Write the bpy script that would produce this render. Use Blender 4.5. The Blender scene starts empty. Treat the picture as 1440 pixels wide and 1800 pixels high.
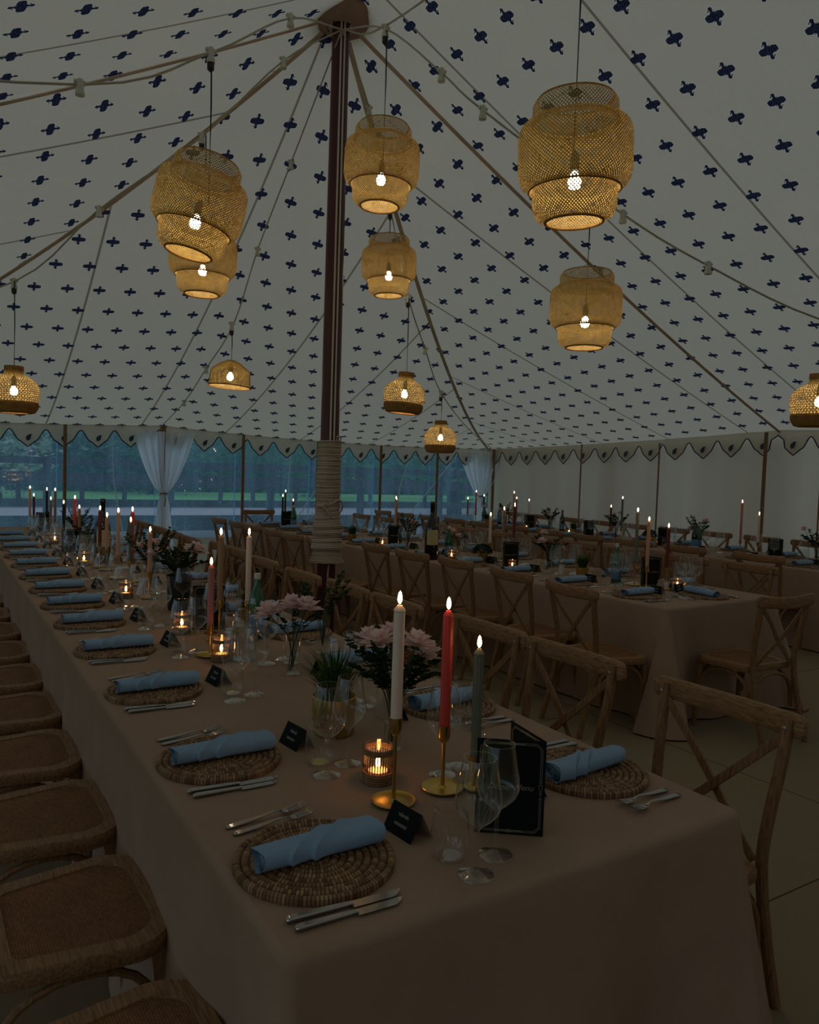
import bpy, math, random
from mathutils import Vector, Matrix
import numpy as np
random.seed(7)
PI = math.pi
sc = bpy.context.scene
col = sc.collection

# ------------------------------------------------------------------ camera
FPX = 1350.0
CY, CP, CR, CH = math.radians(32.0), math.radians(3.05), math.radians(1.9), 1.56
cd = bpy.data.cameras.new('camera'); cam = bpy.data.objects.new('camera', cd); col.objects.link(cam)
f = Vector((math.sin(CY)*math.cos(CP), math.cos(CY)*math.cos(CP), -math.sin(CP)))
rt = Vector((math.cos(CY), -math.sin(CY), 0)); up = rt.cross(f)
R_ = rt*math.cos(CR)+up*math.sin(CR); U_ = up*math.cos(CR)-rt*math.sin(CR)
cam.matrix_world = Matrix(((R_.x, U_.x, -f.x, 0), (R_.y, U_.y, -f.y, 0), (R_.z, U_.z, -f.z, CH), (0, 0, 0, 1)))
cd.sensor_fit = 'VERTICAL'; cd.sensor_height = 24.0; cd.lens = 24.0*FPX/1800.0
cd.clip_start = 0.02; cd.clip_end = 300
sc.camera = cam
# ------------------------------------------------------------------ world and exposure
sc.view_settings.view_transform = 'Standard'; sc.view_settings.look = 'None'
sc.view_settings.exposure = 0.0; sc.view_settings.gamma = 1.0; sc.view_settings.use_curve_mapping = False
w = bpy.data.worlds.new('overcast_sky'); sc.world = w; w.use_nodes = True
SKY = 0.56
bg = w.node_tree.nodes['Background']
bg.inputs['Color'].default_value = (0.68, 0.83, 1.0, 1); bg.inputs['Strength'].default_value = SKY
sc.cycles.transparent_max_bounces = 32
sc.cycles.max_bounces = 8
sc.cycles.caustics_reflective = False; sc.cycles.caustics_refractive = False
sc.cycles.sample_clamp_indirect = 2.0
BULB_E, FLAME_E, TEA_E = 62.0, 22.0, 9.0

# ------------------------------------------------------------------ materials
def nt(name):
    m = bpy.data.materials.new(name); m.use_nodes = True
    n = m.node_tree.nodes; l = m.node_tree.links
    for x in list(n): n.remove(x)
    o = n.new('ShaderNodeOutputMaterial'); return m, n, l, o
def N(n, t, **k):
    x = n.new(t)
    for a, b in k.items(): setattr(x, a, b)
    return x
def c4(c): return (c[0], c[1], c[2], 1)
def prin(n, l, o, color=(.5,.5,.5), rough=.6, metal=0, spec=.5, **k):
    b = n.new('ShaderNodeBsdfPrincipled')
    b.inputs['Base Color'].default_value = c4(color); b.inputs['Roughness'].default_value = rough
    b.inputs['Metallic'].default_value = metal; b.inputs['Specular IOR Level'].default_value = spec
    for a, v in k.items(): b.inputs[a.replace('_', ' ')].default_value = v
    l.new(b.outputs[0], o.inputs[0]); return b
def bump(n, l, b, src, s=.3, d=.01):
    bn = n.new('ShaderNodeBump'); bn.inputs['Strength'].default_value = s; bn.inputs['Distance'].default_value = d
    l.new(src, bn.inputs['Height']); l.new(bn.outputs[0], b.inputs['Normal']); return bn
def coords(n, l, kind='Object', scale=(1,1,1), rot=(0,0,0)):
    tc = n.new('ShaderNodeTexCoord'); mp = n.new('ShaderNodeMapping')
    mp.inputs['Scale'].default_value = scale; mp.inputs['Rotation'].default_value = rot
    l.new(tc.outputs[kind], mp.inputs[0]); return mp.outputs[0]
def noise(n, l, v, scale, detail=3, rough=.5):
    x = n.new('ShaderNodeTexNoise'); x.inputs['Scale'].default_value = scale
    x.inputs['Detail'].default_value = detail; x.inputs['Roughness'].default_value = rough
    l.new(v, x.inputs['Vector']); return x.outputs['Fac']
def ramp(n, l, fac, stops):
    r = n.new('ShaderNodeValToRGB')
    while len(r.color_ramp.elements) < len(stops): r.color_ramp.elements.new(.5)
    for e, (p, c) in zip(r.color_ramp.elements, stops): e.position = p; e.color = c4(c)
    l.new(fac, r.inputs[0]); return r.outputs[0]
class X_:                                   # tiny expression helper over math nodes
    def __init__(s, n, l, v): s.n, s.l, s.v = n, l, v
    def op(s, o, *a):
        m = s.n.new('ShaderNodeMath'); m.operation = o
        for i, q in enumerate((s,)+a):
            if isinstance(q, X_): s.l.new(q.v, m.inputs[i])
            else: m.inputs[i].default_value = q
        return X_(s.n, s.l, m.outputs[0])
    def __add__(s, b): return s.op('ADD', b)
    def __sub__(s, b): return s.op('SUBTRACT', b)
    def __mul__(s, b): return s.op('MULTIPLY', b)
    def __truediv__(s, b): return s.op('DIVIDE', b)
def mat_plain(name, color, rough=.6, metal=0, spec=.5, **k):
    m, n, l, o = nt(name); prin(n, l, o, color, rough, metal, spec, **k); return m
def mat_wood(name, c1, c2, scale=(3, 3, 30), rough=.55):
    m, n, l, o = nt(name); b = prin(n, l, o, rough=rough, spec=.35)
    v = coords(n, l, 'Object', scale); q = noise(n, l, v, 6, 6, .65)
    l.new(ramp(n, l, q, [(.3, c1), (.5, [(a+b_)/2 for a, b_ in zip(c1, c2)]), (.68, c2)]), b.inputs['Base Color'])
    bump(n, l, b, q, .25, .004); return m
def mat_weave(name, c1, c2, s, rough=.7, aniso=(1, 1, 1)):
    m, n, l, o = nt(name); b = prin(n, l, o, rough=rough, spec=.3)
    v = coords(n, l, 'Object', aniso); br = n.new('ShaderNodeTexBrick')
    br.inputs['Scale'].default_value = s; br.inputs['Mortar Size'].default_value = .022; br.inputs['Brick Width'].default_value = .5
    br.inputs['Row Height'].default_value = .25; br.inputs['Color1'].default_value = c4(c1); br.inputs['Color2'].default_value = c4(c2)
    br.inputs['Mortar'].default_value = c4([x*.3 for x in c1]); l.new(v, br.inputs['Vector'])
    q = noise(n, l, v, 9, 3); mx = N(n, 'ShaderNodeMixRGB', blend_type='MULTIPLY'); mx.inputs[0].default_value = .7
    l.new(br.outputs['Color'], mx.inputs[1]); l.new(ramp(n, l, q, [(.3, (.75,.72,.7)), (.7, (1.1, 1.05, 1))]), mx.inputs[2])
    l.new(mx.outputs[0], b.inputs['Base Color'])
    bn = bump(n, l, b, br.outputs['Fac'], .6, .002); bn.invert = True; return m
def mat_cloth(name, color, s=900, k=.12, var=.08):
    m, n, l, o = nt(name); b = prin(n, l, o, color, .9, 0, .15); v = coords(n, l)
    q = noise(n, l, v, 5, 4); l.new(ramp(n, l, q, [(.25, [x*(1-var) for x in color]), (.75, [min(1, x*(1+var)) for x in color])]), b.inputs['Base Color'])
    q2 = noise(n, l, v, s, 2); bump(n, l, b, q2, k, .001); return m
def mat_glass(name, tint=(.97, .985, .98), base=.045, rough=.03, power=2.6, edge=1.0):
    m, n, l, o = nt(name); t = n.new('ShaderNodeBsdfTransparent'); t.inputs[0].default_value = c4(tint)
    g = n.new('ShaderNodeBsdfGlossy'); g.inputs['Roughness'].default_value = rough; g.inputs['Color'].default_value = (1, 1, 1, 1)
    lw = n.new('ShaderNodeLayerWeight'); lw.inputs[0].default_value = .5
    x = X_(n, l, lw.outputs['Facing']).op('POWER', power)*edge+base
    mx = n.new('ShaderNodeMixShader'); l.new(x.v, mx.inputs[0]); l.new(t.outputs[0], mx.inputs[1]); l.new(g.outputs[0], mx.inputs[2])
    l.new(mx.outputs[0], o.inputs[0]); return m
def mat_emit(name, color, s):
    m, n, l, o = nt(name); e = n.new('ShaderNodeEmission'); e.inputs[0].default_value = c4(color); e.inputs[1].default_value = s
    l.new(e.outputs[0], o.inputs[0]); return m
def translucent_mix(n, l, o, colour_socket, color, fac, normal=None):
    d = n.new('ShaderNodeBsdfDiffuse'); t = n.new('ShaderNodeBsdfTranslucent'); mx = n.new('ShaderNodeMixShader'); mx.inputs[0].default_value = fac
    for s_ in (d, t):
        if colour_socket is not None: l.new(colour_socket, s_.inputs[0])
        else: s_.inputs[0].default_value = c4(color)
        if normal is not None: l.new(normal, s_.inputs['Normal'])
    l.new(d.outputs[0], mx.inputs[1]); l.new(t.outputs[0], mx.inputs[2]); l.new(mx.outputs[0], o.inputs[0]); return mx

def mat_canvas_print():
    m, n, l, o = nt('printed_canvas')
    uv = N(n, 'ShaderNodeUVMap', uv_map='m'); sp = n.new('ShaderNodeSeparateXYZ'); l.new(uv.outputs[0], sp.inputs[0])
    u, v = X_(n, l, sp.outputs[0]), X_(n, l, sp.outputs[1])
    PU, PV = .305, .34
    row = (v/PV).op('FLOOR'); par = row.op('MODULO', 2.0).op('ABSOLUTE')
    pu = (u+par*(PU/2)).op('FLOORED_MODULO', PU)-PU/2
    pv = v.op('FLOORED_MODULO', PV)-PV/2
    b = pv*1.06
    sg2 = b.op('SIGN')*pu; b = b.op('ABSOLUTE'); a = pu.op('ABSOLUTE'); a2 = sg2
    def circ(x, y, r, A=None):
        A = a if A is None else A
        return ((A-x).op('POWER', 2.0)+(b-y).op('POWER', 2.0)).op('SQRT')-r
    d = circ(.042, 0, .020)
    for q in (circ(0, 0, .033), circ(.035, .014, .0135), circ(.050, .012, .010), circ(.020, .013, .013), circ(.003, .056, .0130, a2), circ(.002, .046, .0105, a2), circ(0, .030, .012), circ(-.019, .044, .0045, a2), circ(-.013, .050, .004, a2), circ(.021, .033, .0035, a2)):
        d = d.op('MINIMUM', q)
    mask = d.op('LESS_THAN', 0.0)
    vn = coords(n, l, 'Object'); nz = noise(n, l, vn, 160, 2)
    navy = ramp(n, l, nz, [(.40, (.008, .010, .022)), (.62, (.045, .055, .10))])
    # halo of clean cloth round the print, seams every 1.3 m
    halo = d.op('LESS_THAN', .006)
    se = (u-.615).op('FLOORED_MODULO', 1.3)-.65
    seam = se.op('ABSOLUTE').op('LESS_THAN', .011)
    fine = noise(n, l, vn, 420, 2)
    base = ramp(n, l, fine, [(.3, (.62, .55, .42)), (.7, (.70, .62, .48))])
    m1 = N(n, 'ShaderNodeMixRGB'); l.new(halo.v, m1.inputs[0]); l.new(base, m1.inputs[1]); m1.inputs[2].default_value = (.73, .66, .53, 1)
    m2 = N(n, 'ShaderNodeMixRGB'); l.new(seam.v, m2.inputs[0]); l.new(m1.outputs[0], m2.inputs[1]); m2.inputs[2].default_value = (.27, .22, .15, 1)
    m3 = N(n, 'ShaderNodeMixRGB'); l.new(mask.v, m3.inputs[0]); l.new(m2.outputs[0], m3.inputs[1]); l.new(navy, m3.inputs[2])
    # tension wrinkles run up the slope
    cb = n.new('ShaderNodeCombineXYZ'); l.new((u*9.0).v, cb.inputs[0]); l.new((v*.5).v, cb.inputs[1])
    wr = noise(n, l, cb.outputs[0], 1.6, 4, .6)
    bn = n.new('ShaderNodeBump'); bn.inputs['Strength'].default_value = .35; bn.inputs['Distance'].default_value = .03; l.new(wr, bn.inputs['Height'])
    translucent_mix(n, l, o, m3.outputs[0], None, .42, bn.outputs[0]); return m
def mat_canvas(name, color, fac=.4, wr=6, s=.4, vary=0):
    m, n, l, o = nt(name); v = coords(n, l, 'Object', (1, 1, .12)); q = noise(n, l, v, wr, 4)
    bn = n.new('ShaderNodeBump'); bn.inputs['Strength'].default_value = s; bn.inputs['Distance'].default_value = .04; l.new(q, bn.inputs['Height'])
    mx = translucent_mix(n, l, o, None, color, fac, bn.outputs[0])
    if vary:                                            # translucency varies at random in broad upright bands
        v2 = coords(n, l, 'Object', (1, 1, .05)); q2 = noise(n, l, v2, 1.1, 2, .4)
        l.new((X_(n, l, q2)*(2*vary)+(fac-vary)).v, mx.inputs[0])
    return m
def mat_pvc():
    m, n, l, o = nt('clear_plastic'); t = n.new('ShaderNodeBsdfTransparent'); t.inputs[0].default_value = (.84, .95, 1, 1)
    v = coords(n, l, 'Object', (1, 1, .10)); q = noise(n, l, v, 7, 5, .6); v2 = coords(n, l, 'Object'); q2 = noise(n, l, v2, 130, 2)
    x = X_(n, l, q).op('SUBTRACT', .40).op('MAXIMUM', 0.0)*.5+.17+X_(n, l, q2).op('SUBTRACT', .54).op('MAXIMUM', 0.0)*1.6
    d = n.new('ShaderNodeBsdfTranslucent'); d.inputs[0].default_value = (.40, .70, 1.0, 1)
    mx = n.new('ShaderNodeMixShader'); l.new(x.v, mx.inputs[0]); l.new(t.outputs[0], mx.inputs[1]); l.new(d.outputs[0], mx.inputs[2])
    g = n.new('ShaderNodeBsdfGlossy'); g.inputs['Roughness'].default_value = .04
    lw = n.new('ShaderNodeLayerWeight'); lw.inputs[0].default_value = .5; y = X_(n, l, lw.outputs['Facing']).op('POWER', 4.0)*.6+.03
    m2 = n.new('ShaderNodeMixShader'); l.new(y.v, m2.inputs[0]); l.new(mx.outputs[0], m2.inputs[1]); l.new(g.outputs[0], m2.inputs[2])
    l.new(m2.outputs[0], o.inputs[0]); return m
def mat_coil():
    m, n, l, o = nt('coiled_rattan'); b = prin(n, l, o, rough=.6, spec=.3)
    tc = n.new('ShaderNodeTexCoord'); sp = n.new('ShaderNodeSeparateXYZ'); l.new(tc.outputs['Object'], sp.inputs[0])
    x, y = X_(n, l, sp.outputs[0]), X_(n, l, sp.outputs[1])
    th = y.op('ARCTAN2', x); r = (x*x+y*y).op('SQRT'); ring = (r/.0165).op('FLOOR')
    kk = (ring*13.0+11.0).op('ROUND'); ph = th*kk/2.0/PI+ring*ring*.613
    cell = ph.op('FLOOR'); cb = n.new('ShaderNodeCombineXYZ'); l.new(cell.v, cb.inputs[0]); l.new(ring.v, cb.inputs[1])
    wn = n.new('ShaderNodeTexWhiteNoise'); l.new(cb.outputs[0], wn.inputs['Vector'])
    fr = ph.op('FRACT'); edge = (fr-.5).op('ABSOLUTE').op('GREATER_THAN', .38)
    cc = ramp(n, l, wn.outputs['Value'], [(.0, (.13, .065, .028)), (.5, (.27, .15, .07)), (1, (.42, .26, .13))])
    mx = N(n, 'ShaderNodeMixRGB'); l.new(edge.v, mx.inputs[0]); l.new(cc, mx.inputs[1]); mx.inputs[2].default_value = (.07, .035, .015, 1)
    l.new(mx.outputs[0], b.inputs['Base Color']); bn = bump(n, l, b, edge.v, .8, .002); bn.invert = True; return m
def mat_floor():
    m, n, l, o = nt('matting_floor'); b = prin(n, l, o, rough=.85, spec=.2); v = coords(n, l)
    br = n.new('ShaderNodeTexBrick'); br.offset = .0; br.inputs['Scale'].default_value = 1; br.inputs['Brick Width'].default_value = 4.0; br.inputs['Row Height'].default_value = 1.98
    br.inputs['Mortar Size'].default_value = .004; br.inputs['Color1'].default_value = (.27, .205, .125, 1); br.inputs['Color2'].default_value = (.25, .19, .115, 1); br.inputs['Mortar'].default_value = (.06, .045, .03, 1)
    mp = n.new('ShaderNodeMapping'); mp.inputs['Location'].default_value = (.3, .35, 0); l.new(v, mp.inputs[0]); l.new(mp.outputs[0], br.inputs['Vector'])
    q = noise(n, l, v, 350, 2); mx = N(n, 'ShaderNodeMixRGB', blend_type='MULTIPLY'); mx.inputs[0].default_value = 1
    l.new(br.outputs['Color'], mx.inputs[1]); l.new(ramp(n, l, q, [(.3, (.8, .8, .8)), (.7, (1.1, 1.1, 1.1))]), mx.inputs[2])
    l.new(mx.outputs[0], b.inputs['Base Color']); bump(n, l, b, q, .3, .002); return m
def mat_leafy(name, cs, scale=4, tr=.3):
    m, n, l, o = nt(name); v = coords(n, l, 'Object'); q = noise(n, l, v, scale, 2)
    translucent_mix(n, l, o, ramp(n, l, q, [(i/(len(cs)-1)*.5+.25, c) for i, c in enumerate(cs)]), None, tr); return m
def mat_ground(name, c1, c2, s=3):
    m, n, l, o = nt(name); b = prin(n, l, o, rough=.95, spec=.1); v = coords(n, l); q = noise(n, l, v, s, 6, .7)
    l.new(ramp(n, l, q, [(.3, c1), (.7, c2)]), b.inputs['Base Color']); return m
def mat_petal():
    m, n, l, o = nt('pale_petal'); v = coords(n, l, 'Object'); q = noise(n, l, v, 30, 2)
    translucent_mix(n, l, o, ramp(n, l, q, [(.3, (.80, .50, .48)), (.6, (.92, .76, .72))]), None, .3); return m
def mat_wax(name, color):
    return mat_plain(name, color, .45, 0, .4, Subsurface_Weight=.7, Subsurface_Scale=.012)

M = dict(
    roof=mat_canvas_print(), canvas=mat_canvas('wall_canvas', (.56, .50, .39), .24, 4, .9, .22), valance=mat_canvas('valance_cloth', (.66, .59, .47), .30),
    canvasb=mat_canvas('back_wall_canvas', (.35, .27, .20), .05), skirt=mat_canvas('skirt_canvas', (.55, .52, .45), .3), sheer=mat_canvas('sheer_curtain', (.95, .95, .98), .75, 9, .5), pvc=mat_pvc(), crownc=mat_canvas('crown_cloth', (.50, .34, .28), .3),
    paisley=mat_plain('paisley_print', (.05, .055, .085), .9), navy=mat_plain('navy_piping', (.012, .017, .045), .8), webbing=mat_cloth('webbing', (.62, .48, .38), 600, .3, .15), cable=mat_plain('pale_cable', (.42, .38, .30), .5),
    floor=mat_floor(), oak=mat_wood('weathered_oak', (.14, .064, .022), (.34, .185, .08), (24, 24, 2.5)), oakr=mat_wood('weathered_oak_rail', (.14, .064, .022), (.38, .21, .095), (2.5, 24, 24)), oakd=mat_wood('brown_oak', (.13, .06, .025), (.32, .17, .075)),
    cane=mat_weave('woven_cane', (.30, .145, .055), (.22, .10, .036), 42), bolt=mat_plain('bolt_steel', (.35, .33, .3), .35, 1),
    cloth=mat_cloth('sand_tablecloth', (.355, .24, .168)), napkin=mat_cloth('blue_linen', (.25, .385, .54), 1200, .3), coil=mat_coil(),
    steel=mat_plain('cutlery_steel', (.38, .37, .36), .12, 1), glass=mat_glass('clear_glass'), bottleg=mat_plain('green_bottle_glass', (.008, .10, .03), .06, 0, .7),
    bottled=mat_plain('dark_bottle_glass', (.008, .009, .008), .08, 0, .7), label=mat_plain('cream_label', (.55, .44, .20), .7), labelb=mat_plain('blue_label', (.10, .20, .32), .6), labelw=mat_plain('white_label', (.6, .58, .5), .6),
    brass=mat_plain('brushed_brass', (.62, .40, .11), .28, 1), brassl=mat_plain('aged_brass', (.60, .42, .10), .35, 1), black=mat_plain('black_card', (.004, .007, .006), .7, 0, .15), kraft=mat_plain('kraft_card', (.34, .25, .17), .8),
    gold=mat_plain('faded_gold_ink', (.30, .28, .20), .4, .3), script=mat_plain('grey_script_ink', (.32, .32, .29), .5), wick=mat_plain('wick', (.02, .015, .01), .9),
    wwhite=mat_wax('ivory_wax', (.78, .62, .52)), wred=mat_wax('red_wax', (.62, .065, .05)), wgreen=mat_wax('olive_wax', (.16, .17, .12)), wpink=mat_wax('dusty_pink_wax', (.50, .19, .17)), wtan=mat_wax('tan_wax', (.33, .20, .11)),
    wpeach=mat_wax('peach_wax', (.62, .34, .22)), wdark=mat_wax('black_wax', (.015, .017, .02)), wmaroon=mat_wax('maroon_wax', (.16, .025, .02)), wtea=mat_wax('tealight_wax', (.8, .7, .55)),
    flame=mat_emit('flame', (1, .62, .26), FLAME_E), tflame=mat_emit('tealight_flame', (1, .42, .12), TEA_E*4), bulb=mat_emit('bulb_glow', (1, .85, .60), BULB_E),
    wicker=mat_wood('dark_wicker', (.16, .08, .035), (.34, .19, .085), (20, 20, 20)), pewhite=mat_plain('white_socket', (.62, .58, .50), .5), blackp=mat_plain('black_plastic', (.01, .01, .01), .4),
    cordb=mat_plain('black_cord', (.008, .008, .008), .6), leaf=mat_leafy('dark_leaf', [(.012, .028, .012), (.05, .085, .04)], 40, .2), grassl=mat_leafy('grass_blade', [(.02, .05, .01), (.07, .14, .03)], 30, .3),
    petal=mat_petal(), stem=mat_plain('stem_green', (.03, .06, .02), .6), waterm=mat_glass('water', (.93, .96, .95), .04, .02, 4, .5), soil=mat_plain('soil', (.03, .02, .012), 1),
    halyard=mat_plain('white_halyard', (.62, .54, .48), .8), paint=mat_plain('oxblood_paint', (.075, .008, .010), .4), rope=mat_cloth('cream_rope', (.46, .37, .29), 300, .6, .2), brown=mat_plain('corten_cork', (.12, .045, .02), .7),
    tree=mat_leafy('tree_leaves', [(.06, .16, .09), (.16, .36, .20)], .8, .4), treed=mat_leafy('dark_tree_leaves', [(.03, .08, .045), (.09, .20, .10)], .8, .3), blossom=mat_leafy('blossom', [(.10, .22, .12), (.7, .75, .65)], 2.2, .3),
    bark=mat_ground('bark', (.02, .02, .018), (.06, .055, .045), 8), lawn=mat_ground('lawn_grass', (.20, .48, .17), (.28, .60, .22), 2), gravel=mat_ground('gravel', (.15, .14, .15), (.24, .22, .24), 12),
    road=mat_ground('pale_track', (.38, .34, .37), (.48, .43, .46), 2), fence=mat_ground('fence_wood', (.035, .033, .035), (.07, .065, .07), 6), hedge=mat_leafy('hedge_leaves', [(.04, .11, .06), (.10, .22, .11)], 3, .3),
)
def mat_bamboo(name, c1, c2, tr):
    m, n, l, o = nt(name); v = coords(n, l); q = noise(n, l, v, 25, 3)
    translucent_mix(n, l, o, ramp(n, l, q, [(.3, c1), (.7, c2)]), None, tr); return m
M['bamboo'] = mat_bamboo('bamboo_strips', (.44, .29, .09), (.60, .42, .155), .06)
M['bamboos'] = mat_bamboo('bamboo_rim', (.28, .14, .045), (.42, .23, .08), .05)

# ------------------------------------------------------------------ mesh helpers
class MB:
    def __init__(s): s.v = []; s.f = []; s.uv = None
    def add(s, vs, fs):
        b = len(s.v); s.v += [tuple(x) for x in vs]; s.f += [tuple(i+b for i in q) for q in fs]
    def box(s, x0, x1, y0, y1, z0, z1):
        s.add([(x0,y0,z0),(x1,y0,z0),(x1,y1,z0),(x0,y1,z0),(x0,y0,z1),(x1,y0,z1),(x1,y1,z1),(x0,y1,z1)],
              [(0,3,2,1),(4,5,6,7),(0,1,5,4),(1,2,6,5),(2,3,7,6),(3,0,4,7)]); return s
    def grid(s, P, nu, nv, cu=False, cv=False):      # P[i*nv+j]
        fs = []
        for i in range(nu-(0 if cu else 1)):
            for j in range(nv-(0 if cv else 1)):
                a, b = i, (i+1) % nu; c, d = j, (j+1) % nv
                fs.append((a*nv+c, b*nv+c, b*nv+d, a*nv+d))
        s.add(P, fs); return s
    def lathe(s, prof, n=24, ax=(0,0,0), mod=None, cap0=True, cap1=True):
        P = []
        for i in range(n):
            t = 2*PI*i/n; ct, st = math.cos(t), math.sin(t)
            for k, (r, z) in enumerate(prof):
                rr = r*(mod(t, k) if mod else 1); P.append((ax[0]+rr*ct, ax[1]+rr*st, ax[2]+z))
        m = len(prof); b = len(s.v); s.grid(P, n, m, cu=True)
        if cap0 and prof[0][0] > 1e-5: s.f.append(tuple(b+i*m for i in range(n))[::-1])
        if cap1 and prof[-1][0] > 1e-5: s.f.append(tuple(b+i*m+m-1 for i in range(n)))
        return s
    def sweep(s, pts, sec, ref=(0,0,1), closed=False, caps=True, scale=None):
        pts = [Vector(p) for p in pts]; n = len(pts); ref = Vector(ref); P = []
        for i, p in enumerate(pts):
            a = pts[(i-1) % n] if (closed or i) else p; b = pts[(i+1) % n] if (closed or i < n-1) else p
            t = (b-a).normalized(); sd = t.cross(ref)
            if sd.length < 1e-4: sd = t.cross(Vector((1, .01, 0)))
            sd.normalize(); u = sd.cross(t).normalized(); k = scale[i] if scale else 1
            for (x, y) in sec: P.append(p+sd*x*k+u*y*k)
        m = len(sec); b = len(s.v); s.grid(P, n, m, cu=closed, cv=True)
        if caps and not closed:
            s.f.append(tuple(b+j for j in range(m))); s.f.append(tuple(b+(n-1)*m+j for j in range(m))[::-1])
        return s
    def tube(s, pts, r, n=8, closed=False, ref=(0,0,1), scale=None):
        return s.sweep(pts, [(r*math.cos(2*PI*i/n), r*math.sin(2*PI*i/n)) for i in range(n)], ref, closed, True, scale)
    def obj(s, name, mat, parent=None, smooth=True, bevel=0, rot=None):
        me = bpy.data.meshes.new(name); me.from_pydata([tuple(v) for v in s.v], [], s.f); me.update()
        if smooth: me.shade_smooth()
        me.materials.append(mat)
        if s.uv is not None:
            L = me.uv_layers.new(name='m'); idx = np.empty(len(me.loops), dtype=np.int32); me.loops.foreach_get('vertex_index', idx)
            L.data.foreach_set('uv', np.array(s.uv, dtype=np.float32)[idx].ravel())
        o = bpy.data.objects.new(name, me); col.objects.link(o)
        if parent: o.parent = parent
        if smooth and bevel >= 0:
            me.set_sharp_from_angle(angle=math.radians(38)) if hasattr(me, 'set_sharp_from_angle') else None
        if bevel > 0:
            b = o.modifiers.new('bevel', 'BEVEL'); b.width = bevel; b.segments = 2; b.limit_method = 'ANGLE'; b.angle_limit = math.radians(40)
        return o
RECT = lambda a, b: [(-a,-b),(a,-b),(a,b),(-a,b)]
def RRECT(a, b, r=.3):
    k = min(a, b)*r; return [(-a+k,-b),(a-k,-b),(a,-b+k),(a,b-k),(a-k,b),(-a+k,b),(-a,b-k),(-a,-b+k)]
def empty(name, loc=(0,0,0), rz=0):
    o = bpy.data.objects.new(name, None); col.objects.link(o); o.location = loc; o.rotation_euler = (0, 0, rz); o.empty_display_size = .05; return o
def tag(o, label, cat, group=None, kind=None):
    o['label'] = label
    if cat: o['category'] = cat
    if group: o['group'] = group
    if kind: o['kind'] = kind
    return o
def struct(o, label=None):
    o['kind'] = 'structure'
    if label: o['label'] = label
    return o
KIDS = {}
def kids(o):
    if o.name not in KIDS: KIDS[o.name] = [c for c in bpy.data.objects if c.parent == o]
    return KIDS[o.name]
def copy_tree(o, parent=None):
    c = o.copy(); col.objects.link(c)
    if parent is not None: c.parent = parent
    for ch in kids(o): copy_tree(ch, c)
    return c
USED = set()
def put(proto, loc, rz=0, label=None, group=None, s=1, tilt=None):
    o = proto if proto.name not in USED else copy_tree(proto)
    USED.add(proto.name)
    o.location = loc; o.rotation_euler = (tilt[0] if tilt else 0, tilt[1] if tilt else 0, rz); o.scale = (s, s, s)
    if label: o['label'] = label
    if group: o['group'] = group
    return o
ORD = 'first second third fourth fifth sixth seventh eighth ninth tenth eleventh twelfth thirteenth fourteenth fifteenth sixteenth seventeenth eighteenth nineteenth twentieth'.split()
def subdiv(a, b, n): return [Vector(a).lerp(Vector(b), i/n) for i in range(n+1)]
def arc(pts, n=6):                                        # Catmull-Rom through points
    P = [Vector(p) for p in pts]; P = [P[0]*2-P[1]]+P+[P[-1]*2-P[-2]]; out = []
    for i in range(1, len(P)-2):
        for k in range(n):
            t = k/n; a, b, c, d = P[i-1], P[i], P[i+1], P[i+2]
            out.append(.5*((2*b)+(c-a)*t+(2*a-5*b+4*c-d)*t*t+(3*b-a-3*c+d)*t**3))
    out.append(P[-2]); return out

# ================================================================== THE TENT
YE = 12.0
A = Vector((2.95, YE, 2.12)); B = Vector((9.3, YE, 2.04)); D = Vector((-2.2, YE, 2.06)); C = Vector((9.5, 6.05, 2.25)); L_ = Vector((-3.6, 6.3, 2.2))
P = Vector((2.75, 5.66, 5.15)); E_ = Vector((9.4, -4.5, 2.2)); G = Vector((-3.6, -4.5, 2.2)); P2 = Vector((2.75, -3.5, 5.15)); K = Vector((2.75, -6.5, 2.2))
SG = {'B': .54, 'C': .12, 'A': .30, 'D': .50, 'L': .15, 'E': .2, 'G': .2, 'K': .2}
PTS = dict(A=A, B=B, C=C, D=D, L=L_, E=E_, G=G, K=K)
EAVE_SAG = {'AB': .075, 'AD': .06, 'BC': .03, 'CE': .06, 'DL': .05, 'LG': .06, 'EK': .05, 'GK': .05}
def eave_sag(q1, q2): return EAVE_SAG.get(q1+q2, EAVE_SAG.get(q2+q1, 0))
roof = MB(); roof.uv = []
def tri_face(top, q1, q2, kind, n=26):
    a, b = PTS[q1], PTS[q2]; P_ = []; es = eave_sag(q1, q2)
    for i in range(n+1):
        t = i/n                                           # 0 at the peak, 1 at the eave
        for j in range(n+1):
            s = j/n; w0 = 1-t; w1 = t*(1-s); w2 = t*s
            p = top*w0+a*w1+b*w2
            p.z -= 4*w0*(SG[q1]*w1+SG[q2]*w2)+4*w1*w2*es
            P_.append(p); roof.uv.append((p.x+2.4825, p.y+.10) if kind == 'end' else (p.y-.035, p.x+.11))
    roof.grid(P_, n+1, n+1)
def quad_face(t1, q1, t2, q2, n=30):
    a, b = PTS[q1], PTS[q2]; P_ = []; es = eave_sag(q1, q2)
    for i in range(n+1):
        t = i/n
        for j in range(n+1):
            s = j/n; p = (t1*(1-s)+t2*s)*(1-t)+(a*(1-s)+b*s)*t
            p.z -= 4*t*(1-t)*(SG[q1]*(1-s)+SG[q2]*s)+4*s*(1-s)*t*es
            P_.append(p); roof.uv.append((p.y-.035, p.x+.11))
    roof.grid(P_, n+1, n+1)
tri_face(P, 'A', 'B', 'end'); tri_face(P, 'D', 'A', 'end'); tri_face(P, 'B', 'C', 'side'); tri_face(P, 'L', 'D', 'side')
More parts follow.
